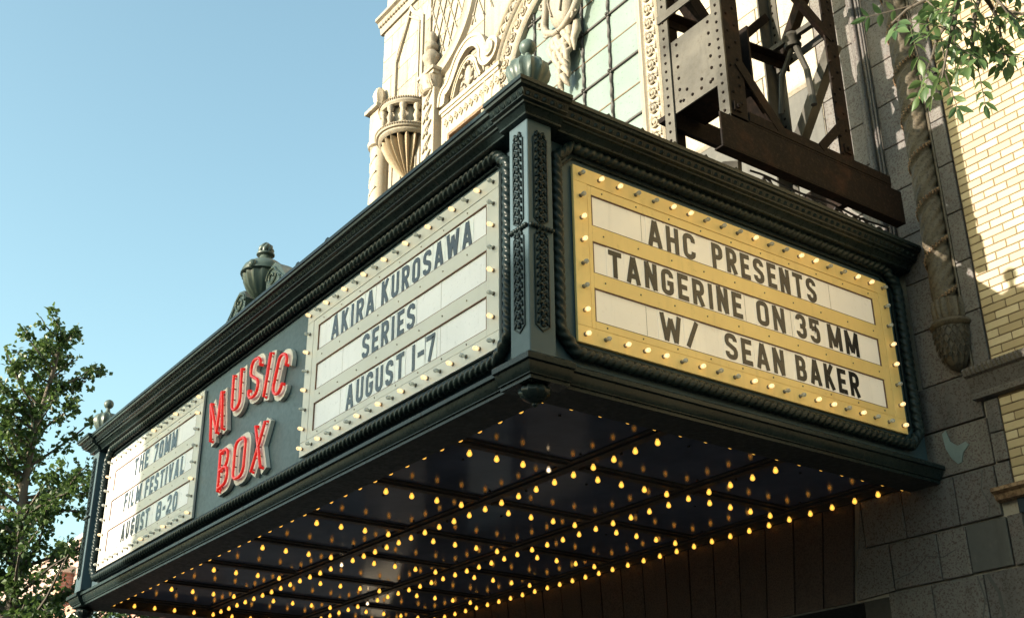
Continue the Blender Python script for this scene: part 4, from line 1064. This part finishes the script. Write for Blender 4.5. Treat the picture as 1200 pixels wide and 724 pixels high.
def cs(p):
    q = Vector((p[0]-23.845, p[1]+18.16, p[2]+11.06)); return [sum(R[i][k]*q[k] for k in range(3)) for i in range(3)]
def uv(p):
    c_ = cs(p); return 600+1399.7*c_[0]/c_[2], 362+1399.7*c_[1]/c_[2], c_[2]
vis = []; rest = []
for c_ in cand:
    u_, v_, w_ = uv((c_[0], YF, c_[1]))
    (vis if (u_ < 1215 and -12 < v_ < 736) else rest).append((w_, c_))
vis.sort(); rest += vis[300:]; vis = vis[:300]
for (_, (x, z, k)) in vis:
    o = place('brick', full if k == 'f' else half, (x, YF+random.uniform(-.006, .006), z), bw)
m = MB()
for (_, (x, z, k)) in rest:
    wd = bl if k == 'f' else bl/2; m.box(x-wd/2+.018, x+wd/2-.018, YF, YF+.05, z-ch/2+.02, z+ch/2-.02, bev=.012)
if m.v: stuff(m.build('bricks', 'brick', bw))
print('bricks', len(vis), len(rest), 'soffit bulbs', NB)

# ================================================================== STEEL TOWER of the blade sign
st = thing('steel_tower', 'rusty riveted steel lattice tower carrying the blade sign above the marquee', 'steel tower', (0, 10, 8))
XR, XF, YN, YR = 1.28, -1.75, 7.0, 13.25
def lbar(x, y, sx, sy, z0, z1, w1=.5, w2=.95, t=.07, mat='rust', name='leg'):
    m_ = MB(); x1 = x+sx*w1; m_.box(min(x, x1), max(x, x1), min(y, y+sy*t), max(y, y+sy*t), z0, z1, mi=1)
    y1 = y+sy*w2; m_.box(min(x, x+sx*t), max(x, x+sx*t), min(y+sy*t, y1), max(y+sy*t, y1), z0, z1, mi=0); return m_
legs = []
for (x, y, sx, sy, mm, z0) in ((XR, YN, -1, 1, ['rust', 'steel'], 10.85), (XR, YR, -1, -1, ['rust', 'rust'], 11.1), (XF, YN, 1, 1, ['rust', 'steel'], 8.15), (XF, YR, 1, -1, ['steel', 'steel'], 8.15)):
    L = lbar(x, y, sx, sy, z0, 46, .45, .85 if sy > 0 else .68).build('leg', mm, st); legs.append((L, x, y, sx, sy))
    m = MB(); z = z0+.4
    while z < 20.5:
        p = x if sx < 0 else x+.07
        if sx < 0:
            m.ball((x+.0, y+sy*(.25 if int(z*3) % 2 else .6), z), .065, 6)
        m.ball((x+sx*.22, y if sy > 0 else y-.07, z), .06, 6); z += .36
    stuff(m.build('rivets', 'rust', L, smooth=60))
# riveted plate between the two front legs
m = MB(); m.box(XF+.47, XR-.12, YN+.08, YN+.14, 12.45, 15.45); P_ = m.build('gusset_plate', 'steel', st)
m = MB(); m.box(XF+.47, XR-.12, YN+.14, YN+1.5, 12.5, 12.58); m.box(XF+.47, XR-.14, YN+1.42, YN+1.5, 12.58, 15.3); m.build('plate_floor', 'rust', P_)
m = MB()
for (a, b, c_, d_) in ((XF+.75, 12.8, XF+.75, 15.2), (XR-.7, 12.8, XR-.7, 15.2), (XR-.32, 12.8, XR-.32, 15.2), (XF+.9, 12.75, XR-.8, 12.75), (XF+1.1, 13.1, XR-1.2, 13.1)):
    L_ = math.hypot(c_-a, d_-b); n = int(L_/.42)
    for i in range(n+1): m.ball((a+(c_-a)*i/n, YN+.08, b+(d_-b)*i/n), .065, 7)
stuff(m.build('rivets', 'rust', P_, smooth=60))
m = MB()
for i in range(40):
    x = XF+.6+random.random()*2.0; 
def bar(name, a, b, w_=.3, t=.08, mat='rust', mats=None):
    """flat bar with an outstanding leg from a to b"""
    a, b = Vector(a), Vector(b); d_ = (b-a).normalized(); m_ = MB()
    return a, b, d_
def angle(a, b, nrm, w_=.34, t=.06, mat='rust', name='brace', par=None):
    a, b = Vector(a), Vector(b); d_ = (b-a).normalized(); nrm = Vector(nrm); nrm = (nrm-d_*nrm.dot(d_)).normalized(); s_ = d_.cross(nrm)
    m_ = MB()
    for (u0, u1, v0, v1) in ((-w_/2, w_/2, 0, t), (-w_/2, -w_/2+t, -w_*.8, 0)):
        vs = [q+s_*u_+nrm*v_ for q in (a, b) for (u_, v_) in ((u0, v0), (u1, v0), (u1, v1), (u0, v1))]
        m_.add(vs, [(0, 1, 2, 3), (7, 6, 5, 4)]+[(i, 4+i, 4+(i+1) % 4, (i+1) % 4) for i in range(4)])
    return m_.build(name, mat, par or st)
# right face bracing (facing the brick wall)
angle((XR-.02, YN+.4, 20.2), (XR-.02, YR-.3, 16.6), (1, 0, 0), .40)
angle((XR-.10, YN+.4, 16.6), (XR-.10, YR-.3, 20.4), (1, 0, 0), .36)
angle((XR-.02, YN+.6, 13.3), (XR-.02, YN+2.4, 11.3), (1, 0, 0), .42)
angle((XR-.02, YR-.6, 12.6), (XR-.02, YR-1.8, 11.3), (1, 0, 0), .34)
angle((XR-.02, YN, 20.4), (XR-.02, YR, 20.6), (1, 0, 0), .36)
# rear and inner bracing
angle((XR-.2, YR-.1, 16.6), (XF+.2, YR-.1, 12.7), (0, -1, 0), .46, mat='steel')
angle((XF+.2, YR-.15, 16.9), (XR-.2, YR-.15, 17.1), (0, -1, 0), .34, mat='steel')
angle((XR-.2, YR-.2, 21), (XF+.2, YR-.2, 17.0), (0, -1, 0), .40)
angle((XF+.1, YN+.3, 19.5), (XF+.1, YR-.3, 13.4), (1, 0, 0), .62, t=.3)
angle((XF+.1, YN+.3, 13.4), (XF+.1, YR-.3, 19.5), (1, 0, 0), .34)
angle((XF, YN-.02, 16.65), (XR, YN-.02, 16.65), (0, -1, 0), .34, mat='steel')
angle((XF+.2, YN+.1, 16.9), (XF+.9, YR-.1, 16.9), (0, 0, 1), .4)
angle((XF+.1, YN+.2, 12.4), (XF+.1, YR-.2, 12.4), (1, 0, 0), .8, t=.2)
for zk in range(21, 44, 4):
    angle((XR, YN, zk), (XR, YR, zk+4), (1, 0, 0)); angle((XF, YN, zk+4), (XF, YR, zk), (1, 0, 0)); angle((XF, YN, zk), (XR, YN, zk+4), (0, -1, 0)); angle((XF, YR, zk), (XR, YR, zk), (0, 1, 0)); angle((XF, YN, zk), (XR, YN, zk), (0, -1, 0))
# lower channel and cantilever I beams into the wall
m = MB(); m.box(XR-.45, XR, YN, YF, 10.95, 11.05, bev=.01); m.box(XR-.07, XR+.02, YN+.9, YF, 11.05, 11.42, bev=.01); m.build('channel', 'rust', st)
for x in (1.0,):
    m = MB(); m.box(.90, 1.30, 6.5, YF+.5, 9.60, 9.66, bev=.008); m.box(1.22, 1.30, 6.5, YF+.5, 9.662, 10.93, bev=.008)
    m.build('cantilever_beam', 'rust', st)
for (ya, yb) in ((12.9, 13.2),):
    m = MB(); m.box(-1.7, 1.2, ya, yb, 9.75, 10.9); m.build('cross_beam', 'rust', st)
m = MB()
for (y, z) in ((YN+.35, 11.4), (YR-.33, 11.75)):
    m.box(XR, XR+.06, y-.17, y+.17, z-.17, z+.17); m.lathe((XR+.06, y, z), [(.09, 0), (.09, .07), (0, .08)], 6, axis='x')
m.build('bolt_plate', 'rust', st)
st.scale = (.9637,)*3; st.location = W((.866, 8.98, 7.31))
# junction fitting with conduit inside the tower
jf = MB(); J = (-.1, 12.4, 17.1); jf.lathe((J[0], J[1], J[2]-.3), [(.3, 0), (.34, .12), (.22, .2), (.26, .35), (.36, .45), (.3, .6), (.12, .7)], 14); jf.tube([(J[0], J[1], J[2]-.2), (J[0]-.7, J[1], J[2]-1.2), (J[0]-1.1, J[1]+.2, J[2]-2.6)], .1, 8); jf.tube([(J[0]+.1, J[1], J[2]-.2), (J[0]+.5, J[1], J[2]-1.6), (J[0]+.6, J[1], J[2]-3.2)], .12, 8)
jf.box(J[0]-1.4, J[0]+1.2, J[1]-.1, J[1]+.1, J[2]+.1, J[2]+.3); jf.build('conduit_fitting', 'steel', st, smooth=40)
# blade sign cabinet far above the frame
bs = thing('blade_sign', 'tall narrow sign cabinet hung on the steel tower above the marquee', 'sign', (-.2, 2, 24))
m = MB(); m.box(-.4, 1.6, -4, 5.7, 25, 44, bev=.05); m.build('cabinet', 'green', bs)
for z in (26, 40):
    m = MB(); m.box(-.4, 1.6, 5.7, 6.1, z, z+1); m.build('bracket', 'rust', bs)

# floodlight and rail on the marquee roof
fl = thing('floodlight', 'small boxy floodlight standing behind the crest near the steel beam', 'floodlight', (1.35, 6.6, 8.1))
m = MB(); m.box(-.28, .28, -.18, .18, -.22, .22, bev=.03); o = m.build('housing', ['steel'], None); o.parent = fl; o.location = Vector((0, .15, .72))*S; o.rotation_euler = (.5, .2, .5); o['org'] = (1.35, 6.8, 8.8)
m = MB(); m.tube([(1.35, 6.6, 8.1), (1.35, 6.7, 8.6)], .05, 6); m.build('stand', 'iron', fl)
rl = thing('cable_rail', 'thin dark cable rail on hoops along the marquee roof edge', 'rail', (1.2, 11, 8.1))
m = MB(); m.tube([(1.3, 7.6+i*.5, 9.05+.05*math.sin(i)) for i in range(15)], .04, 6); m.build('cable', 'iron', rl, smooth=60)
for y in (8.4, 10.4, 11.9, 13.2):
    m = MB(); m.tube([(1.3, y+.28*math.cos(a*.52), 8.62+.42*math.sin(a*.52)) for a in range(0, 7)], .05, 6); m.build('hoop', 'iron', rl, smooth=60)
for y in (12.6, 13.9):
    m = MB(); m.tube([(1.4, y+.22*(1-a/20)*math.cos(a*.6), 8.66+.22*(1-a/20)*math.sin(a*.6)) for a in range(0, 15)], .04, 6); m.build('scroll', 'iron', rl, smooth=60)

# ================================================================== TREES
def leaf_quads(m, c, size, up, nrm, mi=0):
    u_ = up.normalized(); n_ = nrm-u_*nrm.dot(u_)
    if n_.length < .01: n_ = u_.orthogonal()
    n_.normalize(); s_ = u_.cross(n_); L = size; wd = size*.42
    m.add([c, c+u_*L*.45+s_*wd+n_*.12*size, c+u_*L, c+u_*L*.45-s_*wd+n_*.12*size], [(0, 1, 2), (0, 2, 3)], mi)
def rv(): 
    return Vector((random.gauss(0, 1), random.gauss(0, 1), random.gauss(0, 1))).normalized()
tr = thing('street_tree', 'slender small leaved tree with pointed crown rising left of the marquee', 'tree', (-50.2, -2, -GZ))
tb = Vector((-48.6, -2, -GZ)); tt = Vector((-44.6, -2, 18.2))
def tp(z):
    f = (z+GZ)/(19+GZ); return tb.lerp(tt, f)+Vector((.35*math.sin(z*.5), .2*math.sin(z*.35+1), 0))
m = MB(); pth = []; rad = []
z = -GZ
while z < 18.6: pth.append(tp(z)); rad.append(.45*(1-(z+GZ)/(19+GZ))**.8+.06); z += .7
m.tube(pth, rad, 10); brs = []
for k in range(104):
    z = -7+26*((k+random.random())/104)**1.0
    if z > 18.2: continue
    f = (19.3-z)/26
    L = (1.0+8.6*f**.8)*random.uniform(.65, 1.15)
    if z < 2: L *= 1.15
    a = random.uniform(0, 2*math.pi); d_ = Vector((math.cos(a), math.sin(a)*.9, random.uniform(.25, .75))).normalized()
    p = tp(z); path = [p]
    for i in range(6): d_ = (d_+Vector((random.gauss(0, .12), random.gauss(0, .12), random.gauss(.02, .10)))).normalized(); path.append(path[-1]+d_*L/6)
    r0 = .05+.10*f; m.tube(path, [r0*(1-i/7)+.015 for i in range(7)], 5); brs.append((path, f))
m.build('trunk', 'bark', tr, smooth=60)
m = MB(); nl = 0
for (path, f) in brs:
    nb = int((6+26*f)*(1.5 if path[0].z < 5 else 1))
    for q in range(nb):
        t = random.uniform(.12, 1.0)*6; i = min(5, int(t)); c_ = path[i].lerp(path[i+1], t-i)
        sub = rv()*random.uniform(.3, 1.0)*(.35+1.0*f)
        c2_ = c_+sub
        for e in range(random.randint(7, 13)):
            pc = c_.lerp(c2_, random.random()*1.1)+rv()*.28
            if pc.x > -43.2 and 1.0 < pc.z < 3.6: continue
            leaf_quads(m, pc, random.uniform(.24, .40), rv()+Vector((0, 0, -.3)), rv()+Vector((0, 0, .6))); nl += 1
stuff(m.build('crown', 'leaf_far', tr))
print('leaves', nl)
# second denser mass low left: another tree of the row behind it
tr2 = thing('street_tree', 'dark dense tree behind the slender one at the lower left edge', 'tree', (-54, -3, -GZ))
m = MB(); m.tube([(-54, -3, -GZ), (-53.8, -3, -6), (-53.5, -3, 2)], [.7, .5, .25], 9)
bb = []
for k in range(46):
    z = -9+14*random.random(); a = random.uniform(0, 2*math.pi); L = random.uniform(4, 8.5)*(1-max(0, z)/9); p = Vector((-53.8, -3, z)); d_ = Vector((math.cos(a), math.sin(a), random.uniform(.1, .6))).normalized(); path = [p]
    for i in range(5): d_ = (d_+rv()*.15).normalized(); path.append(path[-1]+d_*L/5)
    m.tube(path, [.14*(1-i/6)+.02 for i in range(6)], 5); bb.append(path)
m.build('trunk', 'bark', tr2, smooth=60)
m = MB()
for path in bb:
    for q in range(26):
        t = random.uniform(.15, 1.0)*5; i = min(4, int(t)); c_ = path[i].lerp(path[i+1], t-i); c2_ = c_+rv()*random.uniform(.4, 1.5)
        for e in range(10): leaf_quads(m, c_.lerp(c2_, random.random())+rv()*.3, random.uniform(.22, .38), rv(), rv()+Vector((0, 0, .5)))
stuff(m.build('crown', 'leaf_far', tr2))
# near tree: compound leaves hanging in from the upper right
nr = thing('ash_tree', 'leafy ash tree branch hanging into the upper right corner', 'tree', (19.5, -1.0, -GZ))
Rm = Matrix(((R[0][0], R[0][1], R[0][2]), (R[1][0], R[1][1], R[1][2]), (R[2][0], R[2][1], R[2][2])))
CP = Vector((23.845, -18.16, -11.06))
def unp(u_, v_, dist):
    d_ = Vector(((u_-600)/1399.7, (v_-362)/1399.7, 1)); d_ = Rm.transposed() @ d_; return CP+d_.normalized()*dist
m = MB(); m.tube([(19.5, -1, -GZ), (19.7, -1, -8), (19.4, -1.4, 0), (19.9, -1.6, 6), (19.6, -1, 14)], [.9, .7, .6, .45, .3], 12)
twigs = [
 [(1150, -90, 20.5), (1120, -30, 20.2), (1085, 0, 20.0), (1062, 12, 19.8), (1045, 28, 19.7)],
 [(1150, -90, 20.5), (1128, -20, 19.6), (1118, 25, 19.3), (1110, 60, 19.1), (1104, 92, 19.0)],
 [(1165, -80, 20.0), (1150, -10, 19.6), (1140, 25, 19.4), (1140, 55, 19.3), (1146, 78, 19.2)],
 [(1200, -90, 20.0), (1180, -30, 19.6), (1168, 0, 19.4), (1180, 12, 19.3), (1192, 22, 19.2)],
 [(1128, -20, 19.6), (1115, 20, 19.9), (1098, 45, 20.0), (1092, 70, 20.1)],
 [(1150, -10, 19.6), (1160, 5, 19.8), (1168, 20, 19.9), (1172, 34, 19.9)],
]
TW = [[unp(*p) for p in t] for t in twigs]
hub = Vector((19.5, -1.5, 4.5))
m.tube([hub, (TW[0][0]+hub)/2+Vector((0, 0, 1)), TW[0][0]], [.3, .16, .07], 8); m.tube([TW[0][0], TW[3][0]], .06, 6); m.tube([TW[0][0], TW[2][0]], .05, 6)
for t in TW: m.tube(t, [.05, .035, .028, .02, .015][:len(t)], 6)
leaf_list = []
for ti, t in enumerate(TW):
    for i in range(len(t)-1):
        n = 3 if i > 0 else 2
        for k in range(n):
            p = t[i].lerp(t[i+1], (k+random.random()*.5)/n); a = rv(); dirn = (t[i+1]-t[i]).normalized()
            d_ = (dirn*.4+a*.9+Vector((0, 0, -.35))).normalized(); L = random.uniform(.55, .85)
            e = p+d_*L; m.tube([p, e], [.012, .006], 4)
            nrm = (Vector((0, 0, 1))+rv()*.9).normalized()
            side = d_.cross(nrm).normalized()
            for q in range(3):
                b = p.lerp(e, .45+.25*q)
                for s_ in (-1, 1): leaf_list.append((b, (d_*.55+side*s_+Vector((0, 0, -.35))).normalized(), nrm, random.uniform(.20, .30)))
            leaf_list.append((e, (d_+Vector((0, 0, -.2))).normalized(), nrm, .30))
m.build('branch', 'bark', nr, smooth=60)
def leaflet_mesh():
    m_ = MB(); L = 1.0; prof = [(0, .0), (.12, .10), (.3, .19), (.5, .22), (.7, .17), (.87, .08), (1.0, 0)]
    vs = []; 
    for (x, w__) in prof: vs += [(x, -w__, w__*.35-.16*x*x), (x, 0, -.16*x*x), (x, w__, w__*.35-.16*x*x)]
    m_.add(vs, [(i*3+j, (i+1)*3+j, (i+1)*3+j+1, i*3+j+1) for i in range(6) for j in range(2)]); return m_.mesh('leaflet', ['leaf_near'], (0, 0, 0), smooth=60)
lm = leaflet_mesh()
sc = []
for (b, d_, n_, L) in leaf_list:
    u_, v_, w_ = uv(b); inside = (1020 < u_ < 1215 and -15 < v_ < 120); sc.append((0 if inside else 1, random.random(), b, d_, n_, L))
sc.sort(key=lambda a: (a[0], a[1]))
mr = MB(); cnt = 0
for (ins, _, b, d_, n_, L) in sc:
    y_ = n_.cross(d_).normalized(); z_ = d_.cross(y_)
    if cnt < 298:
        o = place('leaflet', lm, tuple(b), nr); o.rotation_mode = 'QUATERNION'; o.rotation_quaternion = Matrix((d_, y_, z_)).transposed().to_quaternion(); o.scale = (L*.88, L*random.uniform(.8, 1.1), L*random.uniform(.6, 1.6)); cnt += 1
    else:
        vs = []
        for (x, w__) in ((0, .0), (.2, .13), (.5, .17), (.8, .10), (1.0, 0)):
            for sg2 in (-1, 0, 1): vs.append(b+(d_*x+y_*(sg2*w__)+z_*(abs(sg2)*w__*.3-.16*x*x))*L*.9)
        mr.add(vs, [(i*3+j, (i+1)*3+j, (i+1)*3+j+1, i*3+j+1) for i in range(4) for j in range(2)])
if mr.v: stuff(mr.build('foliage', 'leaf_near', nr))
# upper crown of the near tree, out of frame, enlarged to block sky light
m = MB()
for k in range(3000):
    p = Vector((21, -2, 15))+Vector((random.gauss(0, 7), random.gauss(0, 6), random.gauss(0, 4.5)))
    q_ = uv(p)
    if q_[2] > -2 and q_[0] < 1290 and q_[1] > -70: continue
    if q_[2] > 0 and p.x < 12: continue
    leaf_quads(m, p, .8, rv(), rv())
stuff(m.build('crown', 'leaf_near', nr))

# ================================================================== OTHER BUILDINGS
lb = thing('pink_building', 'pink brick house front with pale coping seen low between tree and marquee', 'building', (-100, 16, -GZ))
m = MB(); m.box(-150, -78, 16.2, 60, -GZ, 18.2); m.build('wall', 'siding', lb)
m = MB(); z = -2
while z < 18: m.box(-149.9, -78.1, 16.12, 16.2, z, z+.62); z += .7
stuff(m.build('siding_boards', 'siding', lb))
m = MB(); m.box(-150.3, -77.6, 15.8, 17, 18.2, 18.7, bev=.05); m.build('coping', 'stonecap', lb)
m = MB(); m.box(-101.6, -99.4, 14.9, 16.2, -GZ, 15.0); p2 = m.build('brick_pier', 'redbrick', lb); m = MB(); m.box(-101.9, -99.1, 14.6, 16.3, 15.0, 15.7, bev=.06); m.build('pier_cap', 'stonecap', p2)
m = MB(); m.box(-97.5, -70, 13.6, 20, -GZ, 10.2); m.build('shop_front', 'redbrick', lb)
for k in range(4):
    m = MB(); m.box(-96+6*k, -92.5+6*k, 13.4, 13.7, 3.5, 9.2); f_ = m.build('window', 'stonecap', lb)
    m = MB(); m.box(-95.6+6*k, -92.9+6*k, 13.34, 13.5, 3.9, 8.8); m.build('pane', 'glassdark', f_)
def opp(label, x0, x1, top, mat, y0=-90, y1=-130):
    b_ = thing('street_building', label, 'building', ((x0+x1)/2, y0, -GZ), 'buildings across the street')
    m_ = MB(); m_.box(x0, x1, y1, y0, -GZ, top); m_.build('wall', mat, b_)
    m_ = MB(); m_.box(x0-.3, x1+.3, y0-2, y0+.8, top, top+1, bev=.1) if False else m_.box(x0, x1, y0-1.5, y0+.6, top-1.2, top-.2, bev=.1); m_.build('cornice', 'stonecap', b_)
    fr = MB(); gl = MB(); z = -12
    while z < top-8:
        x = x0+3
        while x < x1-5:
            m_ = MB(); m_.box(x, x+4, y0, y0+.25, z, z+7, bev=.05); f2 = m_.build('window', 'stonecap', b_)
            m_ = MB(); m_.box(x+.4, x+3.6, y0+.2, y0+.32, z+.4, z+6.6); m_.build('pane', 'glassdark', f2); x += 7.5
        z += 12
    return b_
opp('tall brick building across the street from the marquee', -50.3, -22.6, 33.2, 'redbrick', y1=-96)
opp('lower brick building across the street right of the tall one', -22.6, -15.5, 26.8, 'redbrick')
opp('low pale building across the street at the far left', -140, -50.3, 14, 'wallbrick')
opp('low pale building across the street at the far right', -15.5, 140, 21, 'wallbrick')
